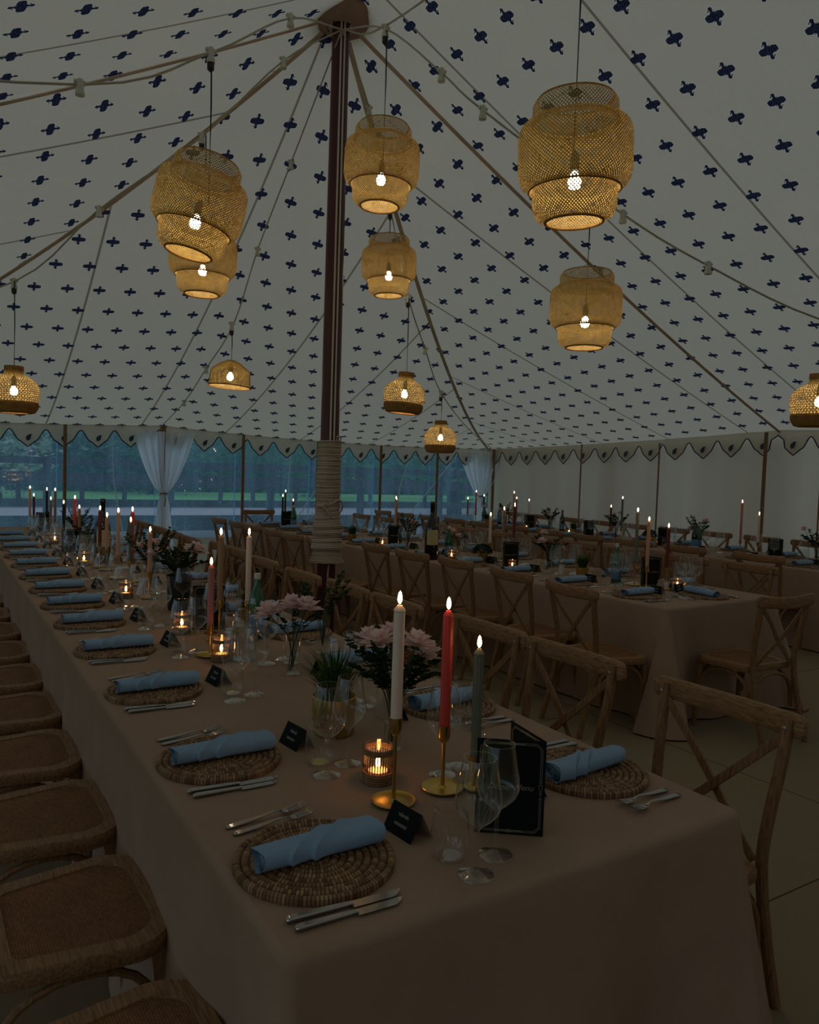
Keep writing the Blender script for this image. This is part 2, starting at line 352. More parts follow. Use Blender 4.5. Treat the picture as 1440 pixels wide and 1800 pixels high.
quad_face(P, 'C', P2, 'E'); quad_face(P, 'L', P2, 'G'); tri_face(P2, 'E', 'K', 'end'); tri_face(P2, 'K', 'G', 'end')
ceiling = struct(roof.obj('ceiling', M['roof']), 'cream canvas tent roof printed with navy motifs, rising to the red king pole')
def roof_line(q, top=P, n=24, off=.025, t0=0, t1=1):
    out = []
    for i in range(n+1):
        t = t0+(t1-t0)*i/n; p = top*(1-t)+PTS[q]*t; p.z -= 4*t*(1-t)*SG[q]+off; out.append(p)
    return out
for q in 'BCDLA':
    if q == 'A': continue
    MB().sweep(roof_line(q, t0=.02), RECT(.022, .003)).obj('webbing_strap', M['webbing'], ceiling)
for q in 'EG':
    MB().sweep(roof_line(q, P2), RECT(.022, .003)).obj('webbing_strap', M['webbing'], ceiling)
# cup of cloth round the peak
MB().lathe([(.10, .16), (.26, .08), (.27, .0), (.20, -.07), (.11, -.085)], 28, (P.x, P.y, P.z-.04), mod=lambda t, k: 1+.03*math.sin(9*t), cap0=False, cap1=False).obj('peak_cup', M['crownc'], ceiling)

# floor and skirts
struct(MB().box(-3.9, 9.9, -6.5, YE+.05, -.06, 0).obj('floor', M['floor'], smooth=False), 'beige matting tent floor')
def wall_strip(p, q, z0, z1, name, mat, label, amp=.07, freq=1.5, n=90, sag=0, thick=.004):
    a, b = Vector(p), Vector(q); d = (b-a); nrm = Vector((-d.y, d.x, 0)).normalized(); P_ = []; m = 8
    Lh = Vector((d.x, d.y)).length
    for i in range(n+1):
        t = i/n; s = t*Lh
        off = amp*(math.sin(s*freq*2*PI/3)+.5*math.sin(s*freq*5.1+1.3)+.3*math.sin(s*freq*9.7))
        zt = (z1[0]*(1-t)+z1[1]*t)-4*t*(1-t)*sag
        for k in range(m+1):
            h = k/m; z = z0+(zt-z0)*h; pp = a+d*t+nrm*off*(1-h**3)*min(1, s/.4, (Lh-s)/.4); P_.append((pp.x, pp.y, z))
    mb = MB().grid(P_, n+1, m+1); o = mb.obj(name, mat); 
    return struct(o, label)
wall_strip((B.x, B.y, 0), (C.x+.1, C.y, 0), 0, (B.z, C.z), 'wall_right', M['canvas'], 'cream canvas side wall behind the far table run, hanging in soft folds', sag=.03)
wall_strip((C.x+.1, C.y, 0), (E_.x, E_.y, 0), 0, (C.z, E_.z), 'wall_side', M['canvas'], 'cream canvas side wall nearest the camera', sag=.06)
wall_strip((E_.x, E_.y, 0), (K.x, K.y, 0), 0, (E_.z, K.z), 'wall_back', M['canvasb'], 'cream canvas end wall behind the camera', sag=.05)
wall_strip((K.x, K.y, 0), (G.x, G.y, 0), 0, (K.z, G.z), 'wall_rear', M['canvasb'], 'cream canvas end wall behind the camera, window side', sag=.05)
SK = .40
wall_strip((D.x, YE, 0), (B.x, YE, 0), 0, (SK, SK), 'wall_end', M['skirt'], 'low canvas skirt under the clear end windows', amp=.008)
wall_strip((L_.x, L_.y, 0), (D.x, D.y, 0), 0, (SK, SK), 'wall_left', M['skirt'], 'low canvas skirt under the side windows', amp=.008)
# clear plastic windows between the wooden side poles
PX = [-2.2, -.95, .33, 1.62, 3.0, 4.25, 5.56, 6.79, 8.0, 9.3]
def eave_z(x):
    if x <= A.x: t = (x-D.x)/(A.x-D.x); return D.z*(1-t)+A.z*t-4*t*(1-t)*EAVE_SAG['AD']
    t = (x-A.x)/(B.x-A.x); return A.z*(1-t)+B.z*t-4*t*(1-t)*EAVE_SAG['AB']
for i in range(len(PX)-1):
    x0, x1 = PX[i], PX[i+1]; P_ = []
    for a in range(13):
        x = x0+(x1-x0)*a/12; zt = eave_z(x)-.02
        for k in range(9):
            h = k/8; P_.append((x, YE+.03+.012*math.sin(x*7+h*3)*math.sin(PI*h), SK-.03+(zt-SK+.03)*h))
    o = struct(MB().grid(P_, 13, 9).obj('window_%d' % (i+1), M['pvc']), 'clear plastic window panel, rain marked, %s along the tent end' % ORD[i])
    xs = x0+(x1-x0)*.93
    MB().box(xs-.012, xs+.012, YE+.005, YE+.018, SK, eave_z(xs)-.05).obj('welded_seam', M['pvc'], o, smooth=False)
def side_window(p, q, name):
    a, b = Vector(p), Vector(q); P_ = []
    for i in range(13):
        for k in range(7):
            x = a.lerp(b, i/12); P_.append((x.x, x.y, SK-.02+(x.z-SK)*k/6))
    struct(MB().grid(P_, 13, 7).obj(name, M['pvc']), 'clear plastic side window panel')
side_window(L_, D, 'window_10')
struct(MB().box(-3.75, -3.6, -4.5, L_.y, 0, .3).obj('trim_1', M['skirt'], smooth=False), 'low sill of the open side')

# scalloped valance with navy piping and paisleys
def scallop(s, Pd=.46):
    d = abs(((s/Pd) % 1)-.5)*2                               # 0 at the tip, 1 at the arch
    e = max(0, (d-.45)/.55); fz = 1-.80*d if d < .45 else .64*(1-e*e*(3-2*e))
    return .085+.245*fz
def paisley(mb, o, ax, h=.105):
    pts = []
    for k in range(18):
        t = k/17*2*PI; r = 1+.12*math.cos(t)
        x = .30*r*math.cos(t); z = .34*r*math.sin(t)
        if z > 0: x += .38*(z/.36)**2
        else: x -= .12*(z/.36)**2; 
        z = z*(1.35 if z > 0 else 1.25)
        pts.append((x*h, z*h))
    out = [(x, z, .003) for x, z in pts]; inn = [(x, z, -.003) for x, z in pts]
    W_ = lambda q: (o[0]+ax[0]*q[0]+ax[1]*q[2], o[1]+ax[1]*q[0]-ax[0]*q[2], o[2]+q[1])
    n = len(pts); mb.add([W_(q) for q in out+inn], [tuple(range(n)), tuple(range(2*n-1, n-1, -1))]+[(i, i+n, (i+1) % n+n, (i+1) % n) for i in range(n)])
def valance(q1, q2, idx, label, ph=0):
    a, b = PTS[q1].copy(), PTS[q2].copy(); d = Vector((b.x-a.x, b.y-a.y)); Lh = d.length; ax = d/Lh
    inn = Vector((ax.y, -ax.x)); cen = Vector((2.75, 3)); 
    if (cen-Vector((a.x, a.y))).dot(inn) < 0: inn = -inn
    n = int(Lh/.023); P_ = []; edge = []; es = eave_sag(q1, q2)
    for i in range(n+1):
        t = i/n; s = t*Lh; zt = a.z*(1-t)+b.z*t-4*t*(1-t)*es+.01; dz = scallop(s+ph)
        if s < .1 or Lh-s < .1: dz = min(dz, .07+.6*min(s, Lh-s))
        off = .05+.012*math.sin(s*6.1)+.008*math.sin(s*15.3)
        for k in range(5):
            h = k/4; o_ = off*(.4+.6*h); P_.append((a.x+d.x*t+inn.x*o_, a.y+d.y*t+inn.y*o_, zt-dz*h))
        edge.append(P_[-1])
    o = struct(MB().grid(P_, n+1, 5).obj('trim_%d' % idx, M['valance']), label)
    MB().tube(edge, .008, 5).obj('navy_piping', M['navy'], o)
    s = (.5*.46-ph) % .46
    if s < .15: s += .46
    while s < Lh-.15:
        t = s/Lh; zt = a.z*(1-t)+b.z*t-4*t*(1-t)*es; o_ = .075+.012*math.sin(s*6.1)
        mb = MB(); paisley(mb, (a.x+d.x*t+inn.x*o_, a.y+d.y*t+inn.y*o_, zt-.19), ax); mb.obj('paisley_motif', M['paisley'], o, smooth=False); s += .46
valance('A', 'B', 2, 'scalloped cream valance with navy piping and paisleys above the end windows')
valance('D', 'A', 3, 'scalloped cream valance with navy piping left of the gathered curtain', ph=.1)
valance('B', 'C', 4, 'scalloped cream valance with navy piping along the canvas side wall')
valance('C', 'E', 5, 'scalloped cream valance with navy piping on the near side wall')
valance('L', 'D', 6, 'scalloped cream valance on the window side')

# wooden side poles
def side_pole(x, y, z, label, r=.024, mat='oakd', lean=(0, 0)):
    o = MB().tube([(0, 0, 0), (lean[0]/2, lean[1]/2, z/2), (lean[0], lean[1], z)], r, 10).obj('side_pole', M[mat]); o.location = (x, y, 0)
    tag(o, label, 'pole', 'wooden poles round the tent edge')
names = ['beyond the outer end of the near tables', 'by the outer windows', 'left of the gathered curtain', 'inside the gathered white curtain', 'between the gathered curtain and the king pole', 'just left of the rope-wrapped king pole', 'right of the rope-wrapped king pole', 'behind the small round lantern']
for x, nme in zip(PX[1:-1], ['next to the outermost window']+names[1:]):
    side_pole(x, YE-.12 if x != 3.0 else YE-.07, eave_z(x), 'dark wooden tent pole at the windows, '+nme, .024 if x != 3.0 else .04, 'oakd')
for y, nme in ((9.36, 'nearest the white corner curtain'), (7.75, 'midway along the canvas wall')):
    side_pole(9.18, y, 2.1, 'slim dark pole against the canvas side wall, '+nme, .012)
side_pole(9.30, 6.12, 2.22, 'wooden pole where the roof strap meets the side wall', .024)
side_pole(9.28, 5.35, 2.2, 'slim pole on the side wall beyond the strap pole', .010)
side_pole(9.22, 11.75, 2.03, 'wooden corner pole behind the white corner curtain', .028)

# gathered sheer curtains
def curtain(x, y, ztop, ztie, wtop, label, half=0, rz=0, wbot=.36):
    t = empty('gathered_curtain', (x, y, 0), rz); tag(t, label, 'curtain')
    def panel(z0, z1, w0, w1, curve):
        P_ = []; n, m = 72, 18
        for i in range(n+1):
            u = i/n*2-1
            if half: u = u*.5+.5*half
            for k in range(m+1):
                h = k/m; wv = w0+(w1-w0)*(h**curve)
                dep = (.035+.10*(1-wv/max(w0, w1)))*math.sin(u*19)*min(1, .3+wv)+.02*math.sin(u*47)
                P_.append((u*wv, -.12+dep*min(1, wv*3+.15), z0+(z1-z0)*h))
        return MB().grid(P_, n+1, m+1)
    panel(ztie, ztop, .035, wtop, .62).obj('upper_drape', M['sheer'], t)
    panel(ztie, .06, .035, wbot*.5, .55).obj('lower_drape', M['sheer'], t)
    MB().tube([( .045*math.cos(a), -.12+.045*math.sin(a), ztie+.004*math.sin(3*a)) for a in [2*PI*k/16 for k in range(16)]], .012, 6, closed=True).obj('tie_band', M['wicker'], t)
    MB().tube([(.01, -.17, ztie), (.015, -.18, ztie-.1), (.005, -.17, ztie-.2)], .009, 6).obj('tie_tail', M['wicker'], t)
curtain(3.0, YE-.02, 2.03, 1.10, .47, 'sheer white curtain gathered at its middle on the end wall, left of the king pole')
curtain(9.05, YE-.05, 1.98, 1.12, .46, 'sheer white curtain tied back in the far corner where windows meet canvas wall', rz=-.35)

# ------------------------------------------------------------------ king pole
kp = empty('king_pole', (P.x, P.y, 0)); tag(kp, 'tall dark red king pole holding up the tent peak, wrapped in cream rope', 'pole')
MB().lathe([(.075, 0), (.075, 2.6), (.066, 5.6)], 28).obj('pole_shaft', M['paint'], kp)
for an in (-1.97, -1.62):                                   # two white halyards on the camera side
    cx, cy = .086*math.cos(an), .086*math.sin(an)
    MB().tube([(cx, cy, 1.72), (cx*.97, cy*.97, 3.4), (cx*.92, cy*.92, 5.5)], .0075, 6).obj('halyard', M['halyard'], kp)
seg = []; turns = 74
for k in range(turns*14+1):
    th = 2*PI*k/14; q = k/(turns*14); z = .79+.99*q
    r = .092+.004*math.sin(th*.37)+(.014*max(0, 1-q*2.2)*(1+math.sin(th*.11)))+(.022 if q < .35 else 0)*(.6+.4*math.sin(th*.23))
    seg.append((r*math.cos(th), r*math.sin(th), z+.004*math.sin(th*1.9+q*40)*(1 if q < .5 else .4)))
MB().tube(seg, .0078, 5).obj('rope_wrap', M['rope'], kp)
kn = [(.075*math.cos(a)+.035*math.cos(3*a)-.02, -.085-.02*math.sin(2*a), 1.25+.06*math.sin(a)+.03*math.sin(4*a)) for a in [2*PI*i/40 for i in range(40)]]
MB().tube(kn, .009, 6, closed=True).obj('rope_knot', M['rope'], kp)
MB().tube([(-.02, -.085, .78), (-.03, -.09, .70), (-.02, -.088, .62)], .008, 6).obj('rope_end', M['rope'], kp)
MB().tube([(.03+.02*math.cos(a), -.10, 1.80+.02*math.sin(a)) for a in [2*PI*k/12 for k in range(12)]], .007, 6, closed=True).obj('rope_loop', M['rope'], kp)
# ================================================================== OUTSIDE (seen through the clear windows)
struct(MB().box(-60, 70, 30.5, 120, -.3, -.03).obj('ground_lawn', M['lawn'], smooth=False), 'bright green field beyond the fence')
struct(MB().box(-60, 70, 13.6, 23.5, -.3, -.045).obj('ground_gravel', M['gravel'], smooth=False), 'dark gravel yard behind the tent')
struct(MB().box(-60, 70, YE+.1, 13.6, -.3, -.04).obj('ground_verge', M['lawn'], smooth=False), 'strip of grass just outside the tent')
struct(MB().box(-60, 70, 23.5, 27.5, -.3, -.035).obj('ground_track', M['road'], smooth=False), 'pale track beyond the fence')
struct(MB().box(-60, 70, 27.5, 30.5, -.3, -.04).obj('ground_bank', M['gravel'], smooth=False), 'dark bank beyond the track')
struct(MB().box(-60, -3.9, -30, 12.1, -.3, -.05).obj('ground_side', M['lawn'], smooth=False), 'grass beside the tent')
fr = empty('paddock_fence', (0, 17, 0)); tag(fr, 'dark post and rail fence with four wide boards running behind the tent', 'fence')
for z0, z1 in ((.08, .42), (.60, .76), (1.06, 1.30), (1.46, 1.60)):
    MB().box(-22, 34, -.02, .02, z0, z1).obj('rail', M['fence'], fr, smooth=False)
for k in range(24): MB().box(-22+k*2.4-.07, -22+k*2.4+.07, .02, .14, 0, 1.62).obj('post', M['fence'], fr, smooth=False)
ff = empty('field_fence', (0, 30.2, 0)); tag(ff, 'row of dark stakes and a low rail at the edge of the bright field', 'fence')
for k in range(40): 
    x = -26+k*1.7+random.uniform(-.3, .3); MB().tube([(x, 0, 0), (x+random.uniform(-.1, .1), 0, .95)], .09, 6).obj('post', M['fence'], ff)
MB().box(-28, 44, -.03, .03, .78, .92).obj('rail', M['fence'], ff, smooth=False)
def leaf_cloud(n, cx, cy, cz, rx, ry, rz, size, rnd, shell=.55):
    mb = MB()
    for _ in range(n):
        a, c = rnd.uniform(0, 2*PI), rnd.uniform(-1, 1); q = math.sqrt(1-c*c); r = rnd.uniform(shell, 1)**.6*(1+.18*math.sin(a*5)+.12*math.sin(c*7+a*3))
        p = Vector((cx+rx*r*q*math.cos(a), cy+ry*r*q*math.sin(a), cz+rz*r*c)); s = size*rnd.uniform(.6, 1.3)
        u = Vector((rnd.uniform(-1, 1), rnd.uniform(-1, 1), rnd.uniform(-.6, .6))).normalized(); v = u.cross(Vector((rnd.uniform(-1, 1), rnd.uniform(-1, 1), rnd.uniform(-1, 1)))).normalized()
        mb.add([p-u*s, p-v*s*.45, p+u*s, p+v*s*.45], [(0, 1, 2, 3)])
    return mb
def tree(x, y, h, r, label, mat='tree', seed=1, trunk_r=.16, clear=1.5, n=2600, lean=0, size=.20, group=None):
    rnd = random.Random(seed); t = empty('tree', (x, y, -.05)); tag(t, label, 'tree', group)
    MB().tube(arc([(0, 0, 0), (lean*.4, .05, h*.3), (lean, 0, h*.62), (lean*1.1, .1, h*.85)], 4), trunk_r, 9, scale=[1.25-.9*i/12 for i in range(13)]).obj('trunk', M['bark'], t)
    for k in range(3):
        a = rnd.uniform(0, 6.28); z = h*(.35+.13*k)
        MB().tube(arc([(lean*.5, 0, z), (lean*.5+r*.4*math.cos(a), r*.4*math.sin(a), z+h*.12), (lean*.5+r*.8*math.cos(a), r*.8*math.sin(a), z+h*.2)], 3), trunk_r*.4, 6).obj('branch', M['bark'], t)
    mb = MB()
    for k in range(5):
        a = rnd.uniform(0, 6.28); q = rnd.uniform(.1, .5)
        m2 = leaf_cloud(n//5, lean+r*q*math.cos(a), r*q*math.sin(a), clear+(h-clear)*(.42+.13*(k-2)), r*.75, r*.75, (h-clear)*.34, size, rnd, .3); mb.add(m2.v, m2.f)
    mb.obj('crown', M[mat], t, smooth=False)
tree(2.2, 34, 7.5, 4.2, 'bushy tree covered in white blossom beyond the fence', 'blossom', 3, .15, .6, 3800, size=.17)
tree(-5.5, 36, 9, 4.5, 'dark green tree at the outer end of the view, left of the blossom tree', 'treed', 4, clear=.6, n=3800)
tree(-12, 40, 10, 5.5, 'tall green tree far to the outer side of the field', 'tree', 5, clear=.8)
tree(9.5, 40, 9, 5.0, 'broad pale green tree between the blossom tree and the king pole', 'tree', 6, clear=1.0, n=3800)
tree(17.5, 38, 9, 4.6, 'mid green tree seen just left of the king pole', 'tree', 8, clear=1.2, n=3600)
tree(15.6, 22.0, 8, 3.4, 'near tree with a straight dark trunk seen right of the king pole', 'tree', 9, .22, 2.2, 3000, lean=-.2)
tree(20.2, 24.0, 8, 3.6, 'near tree with a leaning dark trunk seen beside the corner curtain', 'treed', 11, .22, 2.3, 3000, lean=-1.2)
tree(26, 36, 9, 5, 'dense green tree behind the corner of the field', 'tree', 12, clear=.8, n=3600)
tree(33, 38, 10, 5.5, 'tall tree beyond the corner of the field', 'treed', 13, clear=.8)
def hedge(x0, x1, y, h, label, seed, z0=0):
    rnd = random.Random(seed); t = empty('hedge', (0, y, 0)); tag(t, label, 'hedge'); mb = MB()
    P_ = []; n = 80
    for i in range(n+1):
        x = x0+(x1-x0)*i/n
        for k, (yy, zz) in enumerate(((-.5, z0), (-.55, h*.5), (-.4, h*.9), (0, h), (.4, h*.9), (.5, z0))): P_.append((x, yy+rnd.uniform(-.1, .1), zz+rnd.uniform(-.1, .1)*(k not in (0, 5))))
    MB().grid(P_, n+1, 6).obj('hedge_core', M['hedge'], t)
    for _ in range(4200):
        x, z = rnd.uniform(x0, x1), rnd.uniform(z0, h*1.08); p = Vector((x, -.6+rnd.uniform(-.1, .15)+(.5 if z > h else 0), z)); s = rnd.uniform(.09, .2)
        a = rnd.uniform(0, 6.28); u = Vector((math.cos(a), rnd.uniform(-.4, .4), math.sin(a))); v = Vector((-math.sin(a), rnd.uniform(-.4, .4), math.cos(a)))*.5
        mb.add([p-u*s, p-v*s, p+u*s, p+v*s], [(0, 1, 2, 3)])
    mb.obj('hedge_leaves', M['hedge'], t, smooth=False)
hedge(-26, 48, 44, 1.45, 'long clipped green hedge at the far side of the bright field', 21)
hedge(-30, 9, 43, 2.6, 'taller rough dark hedge on the outer side of the field', 22)
def treeline():
    rnd = random.Random(31); P_ = []; n = 120
    for i in range(n+1):
        x = -60+140*i/n; hh = 9+2.2*math.sin(i*.31)+1.3*math.sin(i*.83)
        for k in range(9): P_.append((x, 66+rnd.uniform(-.8, .8), -.2+hh*k/8+rnd.uniform(-.3, .3)))
    mb = MB().grid(P_, n+1, 9)
    for _ in range(9000):
        x, z = rnd.uniform(-60, 80), rnd.uniform(0, 11); p = Vector((x, 65+rnd.uniform(-1, .2), z)); s = rnd.uniform(.3, .6)
        u = Vector((rnd.uniform(-1, 1), rnd.uniform(-1, 1), rnd.uniform(-1, 1))).normalized(); v = u.cross(Vector((rnd.uniform(-1, 1), rnd.uniform(-1, 1), .3))).normalized()*.6
        mb.add([p-u*s, p-v*s, p+u*s, p+v*s], [(0, 1, 2, 3)])
    tag(mb.obj('treeline', M['tree'], smooth=False), 'distant continuous line of green trees closing the view', 'trees', None, 'stuff')
treeline()
for x, dx, nme in ((2.3, .6, 'outermost window'), (5.2, .9, 'window left of the king pole'), (6.2, -.5, 'window right of the king pole'), (7.6, .7, 'window before the corner'), (8.7, -.6, 'corner window')):
    tag(MB().tube([(x, YE+.15, eave_z(x)-.05), (x+dx*.3, YE+.9, 1.2), (x+dx, YE+1.9, 0)], .011, 6).obj('guy_rope', M['rope']), 'pale guy rope slanting down outside the '+nme, 'rope', 'guy ropes outside the end windows')

# ================================================================== PENDANT LAMPS AND FESTOON CABLES
def prof_pts(prof, n):
    P_ = [Vector((r, 0, z)) for r, z in prof]; L = [0]
    for a, b in zip(P_, P_[1:]): L.append(L[-1]+(b-a).length)
    out = []
    for i in range(n+1):
        s = L[-1]*i/n; j = 0
        while j < len(L)-2 and L[j+1] < s: j += 1
        t = (s-L[j])/max(1e-9, L[j+1]-L[j]); q = P_[j].lerp(P_[j+1], t); out.append((q.x, q.z, s))
    return out
def lattice(mb, prof, ns, n, wdt, twist, off=0, both=True):
    pr = prof_pts(prof, n)
    for sgn in ((1, -1) if both else (1,)):
        for k in range(ns):
            P_ = []
            for i, (r, z, s) in enumerate(pr):
                th = 2*PI*k/ns+sgn*twist*s; rr = r+off*sgn
                hw = wdt/2/max(r, .02)*math.sqrt(1+(twist*r)**2)
                for e in (-hw, hw): P_.append((rr*math.cos(th+e), rr*math.sin(th+e), z))
            mb.grid(P_, len(pr), 2)
def ringt(mb, r, z, t, n=40): mb.tube([(r*math.cos(2*PI*i/n), r*math.sin(2*PI*i/n), z) for i in range(n)], t, 6, closed=True)
def cord_kit(t, ztop, zb, label=None):
    MB().tube([(0, 0, ztop), (.004, 0, ztop*.5), (0, 0, zb+.10)], .0045, 6).obj('cord', M['cordb'], t)
    MB().lathe([(.0, .115), (.012, .11), (.021, .085), (.021, .03), (.016, .025)], 14, (0, 0, zb)).obj('bulb_holder', M['blackp'], t)
    MB().lathe([(.012, .028), (.016, .018), (.028, -.004), (.031, -.022), (.024, -.044), (.0, -.053)], 14, (0, 0, zb)).obj('bulb', M['bulb'], t)
def lamp_tiered(ztop):
    t = empty('tiered_pendant_lamp'); tag(t, 'tiered lamp', 'lamp')
    sh = MB()
    top = [(.165, 0), (.186, -.018), (.188, -.07), (.182, -.115)]
    main = [(.175, -.088), (.215, -.10), (.243, -.125), (.250, -.17), (.250, -.31), (.240, -.355), (.205, -.385)]
    low = [(.185, -.365), (.188, -.42), (.184, -.47), (.165, -.505), (.128, -.52)]
    a = MB(); lattice(a, top, 76, 7, .0046, 5.2, .0012); a.obj('shade_collar', M['bamboo'], t, smooth=False)
    b = MB(); lattice(b, main, 98, 20, .0053, 4.2, .0012); b.obj('shade_drum', M['bamboo'], t, smooth=False)
    c = MB(); lattice(c, low, 78, 12, .0048, 5.2, .0012); c.obj('shade_skirt', M['bamboo'], t, smooth=False)
    for a_ in ((.165, 0, .004), (.187, -.10, .003), (.203, -.387, .004), (.128, -.521, .006)): h = MB(); ringt(h, *a_); h.obj('hoop', M['bamboos'], t)
    w_ = MB(); [w_.tube([(.17*math.cos(q), .17*math.sin(q), -.005), (0, 0, .06)], .0015, 4) for q in (0, 2.1, 4.2)]; w_.obj('wire_hanger', M['blackp'], t)
    cord_kit(t, ztop, -.33); return t
def lamp_round(ztop):
    t = empty('round_basket_lamp'); tag(t, 'round lamp', 'lamp')
    a = MB(); pr = [(.072, 0), (.066, -.035), (.085, -.06), (.145, -.095), (.188, -.14), (.200, -.19), (.196, -.245), (.186, -.29)]
    lattice(a, pr, 48, 20, .0046, 4.5, .001); lattice(a, pr, 56, 14, .0035, 0, .002, False)
    for s in range(11):
        z = -.115-.017*s; r = np.interp(-z, [.06, .095, .14, .19, .245, .29], [.085, .145, .188, .2, .196, .186]); ringt(a, r, z, .0022, 40)
    a.obj('shade_basket', M['bamboo'], t, smooth=False)
    MB().lathe([(.182, -.285), (.192, -.30), (.188, -.335), (.165, -.372), (.13, -.382), (.125, -.376), (.158, -.366), (.178, -.333), (.18, -.29)], 40, cap0=False, cap1=False).obj('base_band', M['bamboos'], t)
    MB().lathe([(.064, .012), (.074, .012), (.076, -.03), (.067, -.034)], 24, cap0=False, cap1=False).obj('neck_band', M['bamboos'], t)
    cord_kit(t, ztop, -.18); return t
def lamp_dome(ztop):
    t = empty('dome_wicker_lamp'); tag(t, 'dome lamp', 'lamp')
    a = MB(); pr = [(.045, 0), (.085, -.018), (.165, -.075), (.178, -.095), (.184, -.16), (.192, -.235)]
    lattice(a, pr, 64, 12, .0045, 0, .001, False)
    zs = [(-.012-i*.0072) for i in range(31)]
    for z in zs:
        r = np.interp(-z, [0, .018, .075, .095, .16, .235], [.045, .085, .165, .178, .184, .192]); ringt(a, r+.002, z, .0028, 32)
    a.obj('shade_wicker', M['bamboo'], t, smooth=False)
    for a_ in ((.193, -.237, .006), (.045, 0, .005)): h = MB(); ringt(h, *a_); h.obj('hoop', M['bamboos'], t)
    cord_kit(t, ztop, -.13); return t
LAMPS = [
 ('t', (2.41, 2.59, 3.215), .95, 'largest tiered bamboo lamp, hanging nearest the camera by a long black cord', (.02, -.06), 1.0),
 ('t', (2.55, 4.56, 3.83), .62, 'tiered bamboo lamp hanging high just right of the king pole', (0, .03), 1.0),
 ('t', (1.32, 4.34, 3.24), .60, 'tilted tiered bamboo lamp hanging high over the near tables', (.04, .20), 1.0),
 ('t', (1.66, 5.55, 3.27), .62, 'tiered bamboo lamp hanging directly behind and below the tilted one', (0, .02), .95),
 ('t', (3.49, 6.08, 3.64), .24, 'tiered bamboo lamp hanging below and behind the one beside the king pole', (0, -.02), .98),
 ('t', (3.54, 3.63, 2.854), .50, 'tiered bamboo lamp hanging beneath the largest lamp', (0, 0), .905),
 ('d', (2.39, 7.06, 2.53), .32, 'small half-dome wicker lamp hanging left of the king pole', (0, .06), 1.0),
 ('r', (3.79, 6.20, 2.47), .70, 'round basket lamp with solid base hanging just right of the king pole', (.03, .06), .98),
 ('r', (5.08, 7.50, 2.15), .32, 'smallest-looking round basket lamp, hanging lowest before the end windows', (0, 0), .96),
 ('r', (.58, 7.12, 2.30), .70, 'round basket lamp over the outer side of the near tables', (0, 0), .98),
 ('r', (6.02, 3.52, 2.43), 1.28, 'round basket lamp over the middle tables at the edge of the picture', (.02, -.04), 1.08),
]
for kd, p, ct, lb, tl, s in LAMPS:
    t = {'t': lamp_tiered, 'r': lamp_round, 'd': lamp_dome}[kd](ct/s)
    t.location = p; t.rotation_euler = (tl[0], tl[1], 0); t.scale = (s, s, s); t['label'] = lb; t['group'] = 'woven pendant lamps under the tent roof'
    for c_ in t.children:
        if c_.name.startswith('cord'): c_.rotation_euler = (-tl[0], -tl[1], 0)
def socket_mesh():
    mb = MB(); mb.lathe([(0, .03), (.014, .028), (.019, .01), (.019, -.03), (.024, -.035), (.024, -.055), (0, -.058)], 10); mb.tube([(-.03, 0, .012), (.03, 0, .012)], .012, 6); return mb
def festoon(pts, socks, label, plug=()):
    r_ = MB().tube(arc(pts, 5), .0065, 6).obj('festoon_cable', M['cable']); tag(r_, label, 'cable', 'festoon cables radiating from the tent peak')
    for q in socks:
        o = socket_mesh().obj('lamp_socket', M['pewhite'], r_); o.location = q
        if q in plug: MB().lathe([(0, 0), (.02, -.002), (.02, -.035), (.006, -.05)], 10, (q[0], q[1], q[2]-.055)).obj('black_plug', M['blackp'], r_)
TP = (P.x-.05, P.y-.12, 4.95)
s1 = [(.66, 4.43, 3.51), (1.32, 4.35, 3.84), (1.95, 4.75, 4.42)]
festoon([(-1.2, 4.2, 3.05), s1[0], s1[1], s1[2], TP], s1, 'pale festoon cable carrying the tilted tiered lamp', (s1[1],))
s2 = [(.58, 7.15, 3.0), (1.06, 6.18, 3.42), (1.64, 5.58, 3.89), (2.15, 5.35, 4.47)]
festoon([(-.6, 8.2, 2.6), s2[0], s2[1], s2[2], s2[3], TP], s2, 'pale festoon cable running from the peak over the outer round lamp', (s2[0], s2[2]))
s3 = [(2.63, 6.32, 4.17), (2.60, 7.0, 3.58), (2.39, 7.07, 2.87), (2.59, 8.49, 2.62), (2.8, 10.1, 2.36)]
festoon([TP, s3[0], s3[1], (2.45, 7.2, 2.9), s3[3], s3[4], (2.95, 11.8, 2.12)], s3, 'pale festoon cable running down to the gathered end curtain', (s3[2],))
s4 = [(3.2, 5.99, 4.66), (3.49, 6.08, 3.90), (3.8, 6.23, 3.19), (4.37, 6.79, 2.83), (5.08, 7.52, 2.49)]
festoon([TP, s4[0], s4[1], s4[2], s4[3], s4[4], (7.0, 9.6, 2.25), (9.1, 11.7, 2.05)], s4, 'pale festoon cable stepping down towards the far corner curtain', (s4[1], s4[2], s4[4]))
s5 = [(2.55, 4.58, 4.47), (2.71, 4.13, 4.05), (2.87, 3.9, 3.78), (3.75, 3.55, 3.24), (4.3, 3.31, 2.96)]
festoon([TP]+s5+[(5.1, 3.02, 2.68), (6.3, 2.6, 2.5)], s5, 'pale festoon cable sloping from the peak behind the largest lamp', (s5[0],))
s6 = [(2.41, 2.6, 4.2)]
festoon([TP, (2.56, 4.6, 4.5), s6[0], (2.3, .6, 4.3), (2.6, -2.5, 4.9)], s6, 'pale festoon cable passing overhead above the largest lamp', (s6[0],))
